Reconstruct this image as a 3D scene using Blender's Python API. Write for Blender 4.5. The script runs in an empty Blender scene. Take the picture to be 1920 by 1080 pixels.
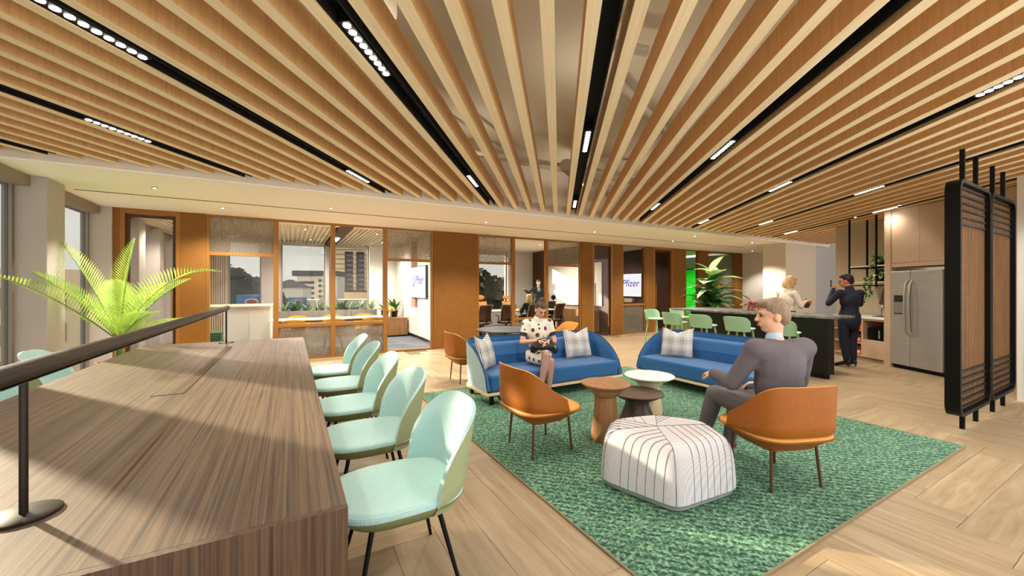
import bpy, bmesh, math, random
from mathutils import Vector, Matrix, Euler
from math import sin, cos, pi, radians as rad

# ------------------------------------------------------------------ camera, sky, sun, exposure
SC = bpy.context.scene
COL = SC.collection
cam_d = bpy.data.cameras.new('camera'); cam = bpy.data.objects.new('camera', cam_d); COL.objects.link(cam)
cam.location = (0, 0, 1.45); cam.rotation_euler = (rad(90), 0, rad(-29.4))
cam_d.sensor_width = 36; cam_d.lens = 36 * 737 / 1920; cam_d.clip_start = .05; cam_d.clip_end = 2000
SC.camera = cam
vs = SC.view_settings
vs.view_transform = 'Standard'; vs.look = 'None'; vs.gamma = 1; vs.exposure = 0.93; vs.use_curve_mapping = False
SC.cycles.max_bounces = 7; SC.cycles.diffuse_bounces = 4; SC.cycles.glossy_bounces = 3
SC.cycles.transmission_bounces = 4; SC.cycles.transparent_max_bounces = 24
SC.cycles.sample_clamp_indirect = 6; SC.cycles.caustics_reflective = False; SC.cycles.caustics_refractive = False

def srgb(c):
    if isinstance(c, str):
        c = [int(c[i:i+2], 16) / 255 for i in (0, 2, 4)]
    return tuple((x / 12.92 if x <= .04045 else ((x + .055) / 1.055) ** 2.4) for x in c[:3]) + (1,)

w = bpy.data.worlds.new('sky'); SC.world = w; w.use_nodes = True
nt = w.node_tree; nt.nodes.clear()
wo = nt.nodes.new('ShaderNodeOutputWorld'); bg = nt.nodes.new('ShaderNodeBackground')
tc = nt.nodes.new('ShaderNodeTexCoord'); sx = nt.nodes.new('ShaderNodeSeparateXYZ')
gr = nt.nodes.new('ShaderNodeValToRGB'); ns = nt.nodes.new('ShaderNodeTexNoise'); mp = nt.nodes.new('ShaderNodeMapping')
cr = nt.nodes.new('ShaderNodeValToRGB'); mx = nt.nodes.new('ShaderNodeMix'); mx.data_type = 'RGBA'
nt.links.new(tc.outputs['Generated'], sx.inputs[0]); nt.links.new(sx.outputs['Z'], gr.inputs[0])
gr.color_ramp.elements[0].position = .0; gr.color_ramp.elements[0].color = srgb('ebe6de')
gr.color_ramp.elements[1].position = .5; gr.color_ramp.elements[1].color = srgb('b4c6d8')
mp.inputs['Scale'].default_value = (3, 3, 9); nt.links.new(tc.outputs['Generated'], mp.inputs[0]); nt.links.new(mp.outputs[0], ns.inputs['Vector'])
ns.inputs['Scale'].default_value = 2.2; ns.inputs['Detail'].default_value = 6
cr.color_ramp.elements[0].position = .42; cr.color_ramp.elements[1].position = .66
nt.links.new(ns.outputs['Fac'], cr.inputs[0]); nt.links.new(cr.outputs[0], mx.inputs['Factor'])
nt.links.new(gr.outputs[0], mx.inputs['A']); mx.inputs['B'].default_value = srgb('f2efea')
nt.links.new(mx.outputs['Result'], bg.inputs['Color']); bg.inputs['Strength'].default_value = 1.7
nt.links.new(bg.outputs[0], wo.inputs['Surface'])

sun_d = bpy.data.lights.new('sun', 'SUN'); sun_d.energy = 24; sun_d.angle = rad(1.2); sun_d.color = (1, .86, .66)
sun = bpy.data.objects.new('sun', sun_d); COL.objects.link(sun)
SUN_DIR = Vector((1, -1.3, -1.64 * math.tan(rad(15.5)))).normalized()      # direction the light travels
sun.rotation_euler = SUN_DIR.to_track_quat('-Z', 'Y').to_euler(); sun.location = (-8, 22, 9)

# ------------------------------------------------------------------ materials
MATS = {}
def mat(name, col, rough=.55, metal=0., kind=None, col2=None, scale=(1, 1, 1), bump=0., lo=.35, hi=.65, detail=4, spec=.4,
        emit=0., sheen=0., trans=0., rnd=0., coat=0.):
    """principled material; kind: grain (stretched noise), weave, plaid, dots, tiles"""
    if name in MATS: return MATS[name]
    m = bpy.data.materials.new(name); m.use_nodes = True; MATS[name] = m
    n = m.node_tree.nodes; l = m.node_tree.links; b = n['Principled BSDF']
    c1 = srgb(col); b.inputs['Base Color'].default_value = c1; m.diffuse_color = c1
    b.inputs['Roughness'].default_value = rough; b.inputs['Metallic'].default_value = metal
    b.inputs['Specular IOR Level'].default_value = spec
    if sheen: b.inputs['Sheen Weight'].default_value = sheen
    if coat: b.inputs['Coat Weight'].default_value = coat
    if emit: b.inputs['Emission Color'].default_value = c1; b.inputs['Emission Strength'].default_value = emit
    def new(t, **k):
        q = n.new(t)
        for a, v in k.items(): setattr(q, a, v)
        return q
    if kind:
        t = new('ShaderNodeTexCoord'); mp = new('ShaderNodeMapping'); mp.inputs['Scale'].default_value = scale
        src = t.outputs['Object']
        if rnd:
            oi = new('ShaderNodeObjectInfo'); ad = new('ShaderNodeVectorMath', operation='ADD'); mu = new('ShaderNodeVectorMath', operation='SCALE')
            cb = new('ShaderNodeCombineXYZ')
            for k in range(3): l.new(oi.outputs['Random'], cb.inputs[k])
            l.new(cb.outputs[0], mu.inputs[0]); mu.inputs['Scale'].default_value = 37.
            l.new(src, ad.inputs[0]); l.new(mu.outputs[0], ad.inputs[1]); src = ad.outputs[0]
        l.new(src, mp.inputs[0]); vec = mp.outputs[0]
        fac = None
        if kind == 'grain' or kind == 'noise':
            q = new('ShaderNodeTexNoise'); q.inputs['Scale'].default_value = 1; q.inputs['Detail'].default_value = detail; q.inputs['Roughness'].default_value = .65
            if kind == 'grain': q.inputs['Distortion'].default_value = .6
            l.new(vec, q.inputs['Vector']); fac = q.outputs['Fac']
        elif kind == 'weave':
            a = new('ShaderNodeTexWave', bands_direction='X'); c = new('ShaderNodeTexWave', bands_direction='Y'); z = new('ShaderNodeTexWave', bands_direction='Z')
            s = new('ShaderNodeMath', operation='ADD'); s2 = new('ShaderNodeMath', operation='ADD'); s3 = new('ShaderNodeMath', operation='MULTIPLY')
            for q in (a, c, z):
                q.inputs['Scale'].default_value = 1; q.inputs['Distortion'].default_value = 1.5; q.inputs['Detail'].default_value = 1; l.new(vec, q.inputs['Vector'])
            l.new(a.outputs['Fac'], s.inputs[0]); l.new(c.outputs['Fac'], s.inputs[1]); l.new(s.outputs[0], s2.inputs[0]); l.new(z.outputs['Fac'], s2.inputs[1])
            l.new(s2.outputs[0], s3.inputs[0]); s3.inputs[1].default_value = .333; fac = s3.outputs[0]
        elif kind == 'dots':
            q = new('ShaderNodeTexVoronoi', feature='F1'); q.inputs['Scale'].default_value = 1; q.inputs['Randomness'].default_value = .55; l.new(vec, q.inputs['Vector']); fac = q.outputs['Distance']
        elif kind == 'plaid':          # white cloth crossed by groups of fine dark threads
            sp = new('ShaderNodeSeparateXYZ'); l.new(vec, sp.inputs[0]); outs = []
            for ax in ('X', 'Z'):
                fine = new('ShaderNodeMath', operation='PINGPONG'); l.new(sp.outputs[ax], fine.inputs[0]); fine.inputs[1].default_value = .5
                big = new('ShaderNodeMath', operation='PINGPONG'); mm = new('ShaderNodeMath', operation='MULTIPLY'); l.new(sp.outputs[ax], mm.inputs[0]); mm.inputs[1].default_value = .12
                l.new(mm.outputs[0], big.inputs[0]); big.inputs[1].default_value = .5
                th = new('ShaderNodeMath', operation='MULTIPLY_ADD'); l.new(big.outputs[0], th.inputs[0]); th.inputs[1].default_value = .38; th.inputs[2].default_value = .14
                gt = new('ShaderNodeMath', operation='LESS_THAN'); l.new(fine.outputs[0], gt.inputs[0]); l.new(th.outputs[0], gt.inputs[1]); outs.append(gt)
            s = new('ShaderNodeMath', operation='ADD'); l.new(outs[0].outputs[0], s.inputs[0]); l.new(outs[1].outputs[0], s.inputs[1])
            h = new('ShaderNodeMath', operation='MULTIPLY'); l.new(s.outputs[0], h.inputs[0]); h.inputs[1].default_value = .5; fac = h.outputs[0]
        elif kind == 'rows':           # twill loops with mottled yarn
            q = new('ShaderNodeTexWave', bands_direction='DIAGONAL'); q.inputs['Scale'].default_value = 1; q.inputs['Distortion'].default_value = 2.2; q.inputs['Detail'].default_value = 2; q.inputs['Detail Scale'].default_value = 2.5
            l.new(vec, q.inputs['Vector']); fac = q.outputs['Fac']
        ra = new('ShaderNodeValToRGB'); ra.color_ramp.elements[0].position = lo; ra.color_ramp.elements[1].position = hi
        ra.color_ramp.elements[0].color = c1; ra.color_ramp.elements[1].color = srgb(col2 or col)
        l.new(fac, ra.inputs[0]); colout = ra.outputs[0]
        if rnd:
            hs = new('ShaderNodeHueSaturation'); mr = new('ShaderNodeMapRange'); gi = new('ShaderNodeNewGeometry'); adr = new('ShaderNodeMath', operation='ADD'); fr = new('ShaderNodeMath', operation='FRACT')
            l.new(oi.outputs['Random'], adr.inputs[0]); l.new(gi.outputs['Random Per Island'], adr.inputs[1]); l.new(adr.outputs[0], fr.inputs[0])
            mr.inputs['To Min'].default_value = 1 - rnd; mr.inputs['To Max'].default_value = 1 + rnd
            l.new(fr.outputs[0], mr.inputs[0]); l.new(mr.outputs[0], hs.inputs['Value']); l.new(colout, hs.inputs['Color']); colout = hs.outputs[0]
        l.new(colout, b.inputs['Base Color'])
        if bump:
            bp = new('ShaderNodeBump'); bp.inputs['Strength'].default_value = bump; bp.inputs['Distance'].default_value = .004
            l.new(fac, bp.inputs['Height']); l.new(bp.outputs[0], b.inputs['Normal'])
    if trans:
        tr = n.new('ShaderNodeBsdfTranslucent'); ms = n.new('ShaderNodeMixShader'); ms.inputs[0].default_value = trans
        src = b.inputs['Base Color'].links[0].from_socket if b.inputs['Base Color'].links else None
        if src: l.new(src, tr.inputs[0])
        else: tr.inputs[0].default_value = c1
        out = n['Material Output']; l.new(b.outputs[0], ms.inputs[1]); l.new(tr.outputs[0], ms.inputs[2]); l.new(ms.outputs[0], out.inputs['Surface'])
    return m

def emat(name, col, e):
    if name in MATS: return MATS[name]
    m = bpy.data.materials.new(name); m.use_nodes = True; MATS[name] = m; b = m.node_tree.nodes['Principled BSDF']
    b.inputs['Base Color'].default_value = srgb('0c0c0d'); b.inputs['Roughness'].default_value = .35; b.inputs['Emission Color'].default_value = srgb(col); b.inputs['Emission Strength'].default_value = e; return m

def glass(name, tint='ffffff', refl=.06, speck=0., scale=(1, 1, 1), wave=False, milky='9c9488'):
    if name in MATS: return MATS[name]
    m = bpy.data.materials.new(name); m.use_nodes = True; MATS[name] = m
    n = m.node_tree.nodes; l = m.node_tree.links; n.remove(n['Principled BSDF']); out = n['Material Output']
    tr = n.new('ShaderNodeBsdfTransparent'); tr.inputs[0].default_value = srgb(tint)
    gl = n.new('ShaderNodeBsdfGlossy'); gl.inputs['Roughness'].default_value = .03
    mx = n.new('ShaderNodeMixShader'); mx.inputs[0].default_value = refl; l.new(tr.outputs[0], mx.inputs[1]); l.new(gl.outputs[0], mx.inputs[2])
    last = mx
    if speck:
        t = n.new('ShaderNodeTexCoord'); mp = n.new('ShaderNodeMapping'); mp.inputs['Scale'].default_value = scale; l.new(t.outputs['Object'], mp.inputs[0])
        q = n.new('ShaderNodeTexNoise'); q.inputs['Scale'].default_value = 1; q.inputs['Detail'].default_value = 3; l.new(mp.outputs[0], q.inputs['Vector']); fac = q.outputs['Fac']
        if wave:
            wv = n.new('ShaderNodeTexWave'); wv.bands_direction = 'X'; wv.inputs['Scale'].default_value = .32; l.new(mp.outputs[0], wv.inputs['Vector'])
            ad = n.new('ShaderNodeMath'); ad.operation = 'MULTIPLY_ADD'; l.new(wv.outputs['Fac'], ad.inputs[0]); ad.inputs[1].default_value = .35; l.new(fac, ad.inputs[2]); fac = ad.outputs[0]
        ra = n.new('ShaderNodeValToRGB'); ra.color_ramp.elements[0].position = .4; ra.color_ramp.elements[1].position = .75 if wave else .62
        ra.color_ramp.elements[0].color = (speck * .35,) * 3 + (1,); ra.color_ramp.elements[1].color = (speck,) * 3 + (1,); l.new(fac, ra.inputs[0])
        df = n.new('ShaderNodeBsdfTranslucent'); df.inputs[0].default_value = srgb(milky); d2 = n.new('ShaderNodeBsdfDiffuse'); d2.inputs[0].default_value = srgb(milky)
        md = n.new('ShaderNodeMixShader'); l.new(df.outputs[0], md.inputs[1]); l.new(d2.outputs[0], md.inputs[2])
        m2 = n.new('ShaderNodeMixShader'); l.new(ra.outputs[0], m2.inputs[0]); l.new(mx.outputs[0], m2.inputs[1]); l.new(md.outputs[0], m2.inputs[2]); last = m2
    l.new(last.outputs[0], out.inputs['Surface']); return m

# ------------------------------------------------------------------ mesh helpers
class MB:
    def __init__(s): s.v = []; s.f = []
    def add(s, vs, fs):
        o = len(s.v); s.v += [tuple(x) for x in vs]; s.f += [tuple(i + o for i in f) for f in fs]; return s
    def box(s, x0, x1, y0, y1, z0, z1, M=None):
        p = [Vector(q) for q in ((x0,y0,z0),(x1,y0,z0),(x1,y1,z0),(x0,y1,z0),(x0,y0,z1),(x1,y0,z1),(x1,y1,z1),(x0,y1,z1))]
        if M is not None: p = [M @ q for q in p]
        return s.add(p, [(0,3,2,1),(4,5,6,7),(0,1,5,4),(1,2,6,5),(2,3,7,6),(3,0,4,7)])
    def cbox(s, c, d, M=None):
        return s.box(c[0]-d[0]/2, c[0]+d[0]/2, c[1]-d[1]/2, c[1]+d[1]/2, c[2]-d[2]/2, c[2]+d[2]/2, M)
    def prism(s, poly, z0, z1, M=None):
        n = len(poly); vs = [Vector((x, y, z0)) for x, y in poly] + [Vector((x, y, z1)) for x, y in poly]
        if M is not None: vs = [M @ q for q in vs]
        return s.add(vs, [tuple(range(n))[::-1], tuple(range(n, 2*n))] + [(i, (i+1) % n, n+(i+1) % n, n+i) for i in range(n)])
    def loft(s, rings, cap=True, closed=True):
        n = len(rings[0]); vs = [q for r in rings for q in r]; fs = []
        for k in range(len(rings)-1):
            for i in range(n if closed else n-1):
                j = (i+1) % n; fs.append((k*n+i, k*n+j, (k+1)*n+j, (k+1)*n+i))
        if cap: fs.append(tuple(range(n))[::-1]); fs.append(tuple((len(rings)-1)*n+i for i in range(n)))
        return s.add(vs, fs)
    def tube(s, pts, r, n=8, cap=True):
        pts = [Vector(p) for p in pts]; rs = r if isinstance(r, (list, tuple)) else [r]*len(pts); rings = []
        t0 = (pts[1]-pts[0]).normalized(); up = Vector((0,0,1)) if abs(t0.z) < .95 else Vector((1,0,0)); a = t0.cross(up).normalized()
        for i, p in enumerate(pts):
            t = (pts[min(i+1, len(pts)-1)] - pts[max(i-1, 0)]).normalized(); a = (a - t*a.dot(t)).normalized(); b = t.cross(a)
            rings.append([p + (a*cos(2*pi*k/n) + b*sin(2*pi*k/n))*rs[i] for k in range(n)])
        return s.loft(rings, cap)
    def lathe(s, prof, n=28, c=(0,0,0), M=None):
        rings = [[Vector((c[0]+r*cos(2*pi*k/n), c[1]+r*sin(2*pi*k/n), c[2]+z)) for k in range(n)] for r, z in prof]
        if M is not None: rings = [[M @ q for q in r] for r in rings]
        return s.loft(rings, True)
    def sphere(s, c, r, n=12, m=8, M=None):
        r = r if isinstance(r, (list, tuple)) else (r, r, r); rings = []
        for j in range(1, m):
            a = -pi/2 + pi*j/m; rings.append([Vector((r[0]*cos(a)*cos(2*pi*k/n), r[1]*cos(a)*sin(2*pi*k/n), r[2]*sin(a))) for k in range(n)])
        fs = [[q for q in rg] for rg in rings]; C = Vector(c)
        def T(q): return C + (M @ q if M is not None else q)
        vs = [T(q) for rg in fs for q in rg] + [T(Vector((0,0,-r[2]))), T(Vector((0,0,r[2])))]; N = n*(m-1)
        F = [(k*n+i, k*n+(i+1)%n, (k+1)*n+(i+1)%n, (k+1)*n+i) for k in range(m-2) for i in range(n)]
        F += [(N, (i+1)%n, i) for i in range(n)] + [(N+1, (m-2)*n+i, (m-2)*n+(i+1)%n) for i in range(n)]
        return s.add(vs, F)
    def capsule(s, p0, p1, r0, r1, n=12):
        p0 = Vector(p0); p1 = Vector(p1); t = (p1-p0).normalized(); pts = []; rs = []
        for a in (80, 50, 25): pts.append(p0 - t*r0*sin(rad(a))); rs.append(r0*cos(rad(a)))
        pts += [p0, p1]; rs += [r0, r1]
        for a in (25, 50, 80): pts.append(p1 + t*r1*sin(rad(a))); rs.append(r1*cos(rad(a)))
        up = Vector((0,0,1)) if abs(t.z) < .9 else Vector((1,0,0)); a = t.cross(up).normalized(); b = t.cross(a)
        return s.loft([[p + (a*cos(2*pi*k/n)+b*sin(2*pi*k/n))*r for k in range(n)][::-1] for p, r in zip(pts, rs)])
    def grid(s, fn, nu, nv):
        vs = [fn(i/nu, j/nv) for i in range(nu+1) for j in range(nv+1)]
        return s.add(vs, [(i*(nv+1)+j, (i+1)*(nv+1)+j, (i+1)*(nv+1)+j+1, i*(nv+1)+j+1) for i in range(nu) for j in range(nv)])
    def build(s, name, m, parent=None, smooth=None, bevel=0., fix=True):
        me = bpy.data.meshes.new(name); me.from_pydata(s.v, [], s.f)
        if fix:
            bm = bmesh.new(); bm.from_mesh(me); bmesh.ops.recalc_face_normals(bm, faces=bm.faces); bm.to_mesh(me); bm.free()
        return obj(name, me, m, parent, smooth, bevel)

def obj(name, me, m, parent=None, smooth=None, bevel=0.):
    if m is not None and not me.materials: me.materials.append(m)
    if smooth: me.shade_smooth(); me.set_sharp_from_angle(angle=rad(smooth))
    o = bpy.data.objects.new(name, me); COL.objects.link(o)
    if parent is not None: o.parent = parent
    if bevel:
        b = o.modifiers.new('bevel', 'BEVEL'); b.width = bevel; b.segments = 2; b.limit_method = 'ANGLE'; b.angle_limit = rad(40)
    return o
def tag(o, label, cat, group=None, kind=None):
    o['label'] = label; o['category'] = cat
    if group: o['group'] = group
    if kind: o['kind'] = kind
    return o
def thing(name, label, cat, loc=(0,0,0), rz=0., group=None, kind=None):
    o = bpy.data.objects.new(name, None); COL.objects.link(o); o.empty_display_size = .1
    o.location = loc; o.rotation_euler = (0, 0, rad(rz)); return tag(o, label, cat, group, kind)
def dup(root, loc, rz, label, parent=None):
    r = root.copy(); COL.objects.link(r); r.location = loc; r.rotation_euler = (0, 0, rad(rz)); r['label'] = label
    def kids(a, b):
        for ch in list(a.children):
            c = ch.copy(); COL.objects.link(c); c.parent = b; kids(ch, c)
    kids(root, r); return r
def bx(name, m, x0, x1, y0, y1, z0, z1, parent=None, bevel=0., rot=None):
    return MB().box(x0, x1, y0, y1, z0, z1, rot).build(name, m, parent, bevel=bevel)
def RZ(a): return Matrix.Rotation(rad(a), 4, 'Z')
def TR(x, y, z): return Matrix.Translation((x, y, z))
def struct(o, label, cat='wall'): return tag(o, label, cat, kind='structure')
RN = random.Random(7)
# ------------------------------------------------------------------ palette
OAK_FLOOR = mat('oak_floor', 'ae9a7c', .45, kind='grain', col2='836c4d', scale=(1.3, 15, 4), bump=.2, lo=.3, hi=.75, detail=7, rnd=.06)
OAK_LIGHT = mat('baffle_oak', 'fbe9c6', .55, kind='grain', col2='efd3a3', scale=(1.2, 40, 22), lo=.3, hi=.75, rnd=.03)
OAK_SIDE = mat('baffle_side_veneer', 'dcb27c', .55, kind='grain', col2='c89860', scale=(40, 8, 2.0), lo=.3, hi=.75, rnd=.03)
TABLE_TOP = mat('table_veneer', '6f5c49', .5, kind='grain', col2='2b231d', scale=(85, .9, 30), bump=.06, lo=.42, hi=.72, detail=8, spec=.25)
TABLE_SIDE = mat('table_side_veneer', '5e4530', .5, kind='grain', col2='2a1d13', scale=(70, 70, 1.2), lo=.42, hi=.68, detail=8)
WALNUT = mat('walnut_panel', '5b3a28', .45, kind='grain', col2='3c2419', scale=(20, 20, .8), lo=.3, hi=.7, detail=6)
WOOD_MID = mat('mid_wood', 'a4764e', .45, kind='grain', col2='7d5636', scale=(22, 22, 1.2), lo=.3, hi=.72, detail=6)
WOOD_PALE = mat('pale_wood', 'e6cfae', .45, kind='grain', col2='d3b58c', scale=(2, 25, 25), lo=.3, hi=.7)
WOOD_DARK = mat('dark_wood', '5a4636', .4, kind='grain', col2='2f241b', scale=(2.5, 30, 8), lo=.35, hi=.7, detail=6)
OCHRE = mat('ochre_wall', '815312', .62, kind='noise', col2='774c0f', scale=(9, 9, 9), bump=.03, lo=.3, hi=.7)
BRONZE = mat('bronze_frame', '94642c', .38, .35)
BRONZE_DK = mat('dark_bronze', '4a2d14', .45, .3)
CREAM = mat('cream_plaster', 'faf5ec', .8)
FASCIA = mat('fascia_plaster', 'e6dccd', .8)
SLAB = mat('slab_paint', 'cfc4b0', .85)
COLGREY = mat('column_paint', 'b3a9a3', .7)
WHITEW = mat('white_wall', 'dedad4', .75)
GREYW = mat('grey_wall', 'b9b6b4', .7)
BLACK = mat('black_metal', '0a0908', .45, .1, spec=.2)
BLACK_M = mat('black_matt', '090808', .8)
CHROME = mat('brushed_steel', 'bdb8b2', .38, .45, kind='grain', col2='aba6a0', scale=(1, 1, 90), lo=.3, hi=.7)
CARPET = mat('blue_grey_carpet', '4c555e', .95, kind='noise', col2='747a80', scale=(3, 60, 3), lo=.35, hi=.65)
CARPET2 = mat('dark_carpet', '5a5855', .95, kind='noise', col2='6f6c68', scale=(30, 30, 3))
GLASS = glass('clear_glass', 'fafbfa', .015); TINT = glass('tinted_facade_glass', 'c0c0bd', .02)
RAIN = glass('rain_glass', 'f4f0ea', .06, .6, (70, 30, 50))
REED = glass('reeded_glass', 'efece6', .06, .6, (34, 30, 30), wave=True)

# ------------------------------------------------------------------ floor
fl = bx('floor', mat('floor_screed', '7d6a50', .9), -3.1, 17, -1.3, 9.05, -.2, -.014)
struct(fl, 'pale oak herringbone plank floor of the open lounge', 'floor')
def in_view(x, y):
    a = rad(29.4); d = x*sin(a) + y*cos(a); r = x*cos(a) - y*sin(a)
    return d > .25 and abs(r/d) < 1.4 and 1.45/d < .95
PW, PN = .25, 6
planks = []
for yi in range(-14, 38):
    for m_ in range(-3, 8):
        xs = yi + 2*PN*m_; planks.append((xs*PW, (xs+PN)*PW, yi*PW, (yi+1)*PW, 0))
for xi in range(-14, 70):
    for m_ in range(-4, 8):
        ys = xi - 2*PN + 1 + 2*PN*m_; planks.append((xi*PW, (xi+1)*PW, ys*PW, (ys+PN)*PW, 1))
planks = [p for p in planks if p[0] > -3.6 and p[1] < 17.3 and p[2] > -3.7 and p[3] < 9.9]
cen = lambda p: ((p[0]+p[1])/2, (p[2]+p[3])/2)
hidden_under = lambda x, y: (-1.4 < x < 0 and 1.6 < y < 6.2) or (2.0 < x < 4.9 and 1.6 < y < 4.8)
vis = sorted([p for p in planks if in_view(*cen(p)) and not hidden_under(*cen(p)) and cen(p)[1] < 8.9], key=lambda p: cen(p)[0]**2 + cen(p)[1]**2)
near = vis[:298]; nset = set(near)
def clampp(p): return (max(p[0], -3.1), min(p[1], 17), max(p[2], -1.3), min(p[3], 9.04))
pm = MB().box(-.75+.0015, .75-.0015, -.125+.0012, .125-.0012, -.013, 0); pmesh = None
for p in near:
    c = cen(p); q = clampp(p)
    if q != p[:4]: nset.discard(p); continue
    if pmesh is None: o = pm.build('plank', OAK_FLOOR, fl); pmesh = o.data
    else: o = obj('plank', pmesh, None, fl)
    o.location = (c[0], c[1], 0); o.rotation_euler = (0, 0, rad(90) if p[4] else 0)
for ori in (0, 1):
    rest = MB()
    for p in planks:
        if p in nset or p[4] != ori: continue
        x0, x1, y0, y1 = clampp(p)
        if x1-x0 < .01 or y1-y0 < .01: continue
        if ori: rest.box(y0+.0015, y1-.0015, -x1+.0012, -x0-.0012, -.013, 0)
        else: rest.box(x0+.0015, x1-.0015, y0+.0012, y1-.0012, -.013, 0)
    o = rest.build('distant_planks', OAK_FLOOR, fl); o['kind'] = 'stuff'
    if ori: o.rotation_euler = (0, 0, rad(90))
struct(bx('floor', CARPET, -2.84, 3.9, 9.05, 13.7, -.2, .0), 'blue grey carpet floor of the glazed cafe room', 'floor')
struct(bx('floor', CARPET2, 3.9, 15.7, 9.05, 13.7, -.2, .0), 'dark grey carpet floor of the meeting rooms', 'floor')

# ------------------------------------------------------------------ ceiling slab, baffles, soffit
slab = bx('ceiling', SLAB, -3.1, 17, -1.3, 6.2, 3.7, 3.9); struct(slab, 'painted slab ceiling above hanging oak baffles', 'ceiling')
SA = rad(36.2); SD = Vector((sin(SA), cos(SA), 0)); LD = Vector((cos(SA), -sin(SA), 0))
def sl(L, s, z=0.): return SD*s + LD*L + Vector((0, 0, z))
ZS = 2.88; PIT = .2367; L0 = .1777
def srange(L):
    s1 = (6.16 + sin(SA)*L - cos(SA)*0)/cos(SA); s1 = (6.16 + .5906*(L-.0375))/.807
    s0 = max((-1.25 + .5906*(L+.0375))/.807, (-2.74 - .807*(L-.0375))/.5906)
    s1 = min(s1, (16.6 - .807*L)/.5906)
    return s0, s1
SLAT_M = Matrix.Rotation(pi/2 - SA, 4, 'Z')
for k in range(-27, 37):
    L = L0 + PIT*k; s0, s1 = srange(L)
    if s1 - s0 < .15: continue
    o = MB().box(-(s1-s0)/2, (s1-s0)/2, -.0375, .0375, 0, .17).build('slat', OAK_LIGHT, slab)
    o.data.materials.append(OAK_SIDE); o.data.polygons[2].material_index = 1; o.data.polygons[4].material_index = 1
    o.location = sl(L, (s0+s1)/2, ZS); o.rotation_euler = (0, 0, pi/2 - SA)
sof = bx('ceiling', CREAM, -2.84, 15.6, 6.2, 9.6, 2.81, 3.7); struct(sof, 'lowered cream soffit along the glazed partition', 'ceiling')
bx('slot_diffuser', BLACK_M, -2.6, 13.2, 7.665, 7.695, 2.806, 2.812, sof)
bx('fascia_panel', FASCIA, -2.84, 15.6, 6.18, 6.2, 2.83, 3.7, sof)
struct(bx('ceiling', CREAM, -2.84, 15.6, 9.6, 13.9, 2.9, 3.1), 'ceiling over the glazed rooms', 'ceiling')
rb = MB()
for i in range(64):
    x = -2.8 + i*.105
    if x < 3.9: rb.box(x, x+.035, 9.12, 13.68, 2.825, 2.9)
o = rb.build('ceiling_batten_field', mat('batten_white', 'd8cdb8', .7)); tag(o, 'narrow pale battens lining the cafe room ceiling', 'ceiling', kind='stuff')
o = tag(bx('ceiling_beam', BRONZE_DK, .95, 1.2, 9.12, 13.68, 2.76, 2.9), 'dark bronze beam crossing the cafe ceiling', 'beam')
MB().box(1.0, 1.13, 11.2, 12.0, 2.75, 2.765).build('light_strip', mat('lamp_white', 'fff4e0', .5, emit=7.), o)

# linear lights in the baffle gaps
LAMP = mat('spot_lens', 'fffaf0', .4, emit=9.)
tracks = {-4: (), -3: (3.15,), -2: (1.91, 4.8), -1: (2.27, 5.19), 0: (3.93, 6.81), 1: (1.4, 4.33, 7.19), 2: (3.07, 5.98, 8.93), 3: (3.5, 6.37, 9.27), 4: (5.1, 7.99, 10.94)}
tn = {-4: 'short black ceiling channel nearest the left windows', -3: 'black spotlight channel second from the left windows',
      -2: 'black spotlight channel over the long wooden table', -1: 'black spotlight channel left of the middle of the ceiling',
      0: 'black spotlight channel running straight ahead in the middle', 1: 'black spotlight channel next right of the middle one',
      2: 'black spotlight channel passing over the dark bar island', 3: 'black spotlight channel over the kitchen aisle', 4: 'black spotlight channel closest to the fridge cabinets'}
lens = MB().lathe([(.0215, 0), (.0215, .004)], 16)
lens_me = None
for j, cl in tracks.items():
    L = .27 + 1.42*j; s0, s1 = srange(L); s1 -= .04
    if s1 - s0 < .2: continue
    t = thing('linear_light', tn[j], 'ceiling light', sl(L, (s0+s1)/2, ZS), 0, 'black linear ceiling lights'); t.rotation_euler = (0, 0, pi/2 - SA)
    h = (s1-s0)/2
    MB().box(-h, h, -.055, .055, .10, .115).box(-h, h, -.055, -.047, .006, .10).box(-h, h, .047, .055, .006, .10).build('channel', BLACK_M, t)
    for s in cl:
        x = s - (s0+s1)/2
        bar = bx('lamp_bar', BLACK, x-.275, x+.275, -.034, .034, .006, .10, t)
        for q in range(9):
            if lens_me is None: lo = lens.build('lens', LAMP, bar); lens_me = lo.data
            else: lo = obj('lens', lens_me, None, bar)
            lo.location = (x - .244 + q*.061, 0, .0015)
        ld = bpy.data.lights.new('spot', 'SPOT'); ld.energy = 14 if j == 4 else (50 if j < 2 or s < 4.5 else 90); ld.spot_size = rad(155); ld.spot_blend = .8; ld.shadow_soft_size = .09; ld.color = (1, .92, .8)
        lo = bpy.data.objects.new('lamp_spot', ld); COL.objects.link(lo); lo.parent = t; lo.location = (x, 0, -.02)
        lu = bpy.data.lights.new('slab_fill', 'SPOT'); lu.energy = 4.5; lu.spot_size = rad(165); lu.spot_blend = .6; lu.shadow_soft_size = .05; lu.color = (1, .9, .76)  # upward spot added to brighten the dark slab and slat sides
        uo = bpy.data.objects.new('added_uplight', lu); COL.objects.link(uo); uo.parent = t; uo.location = (x, 0, .2); uo.rotation_euler = (pi, 0, 0)

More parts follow.
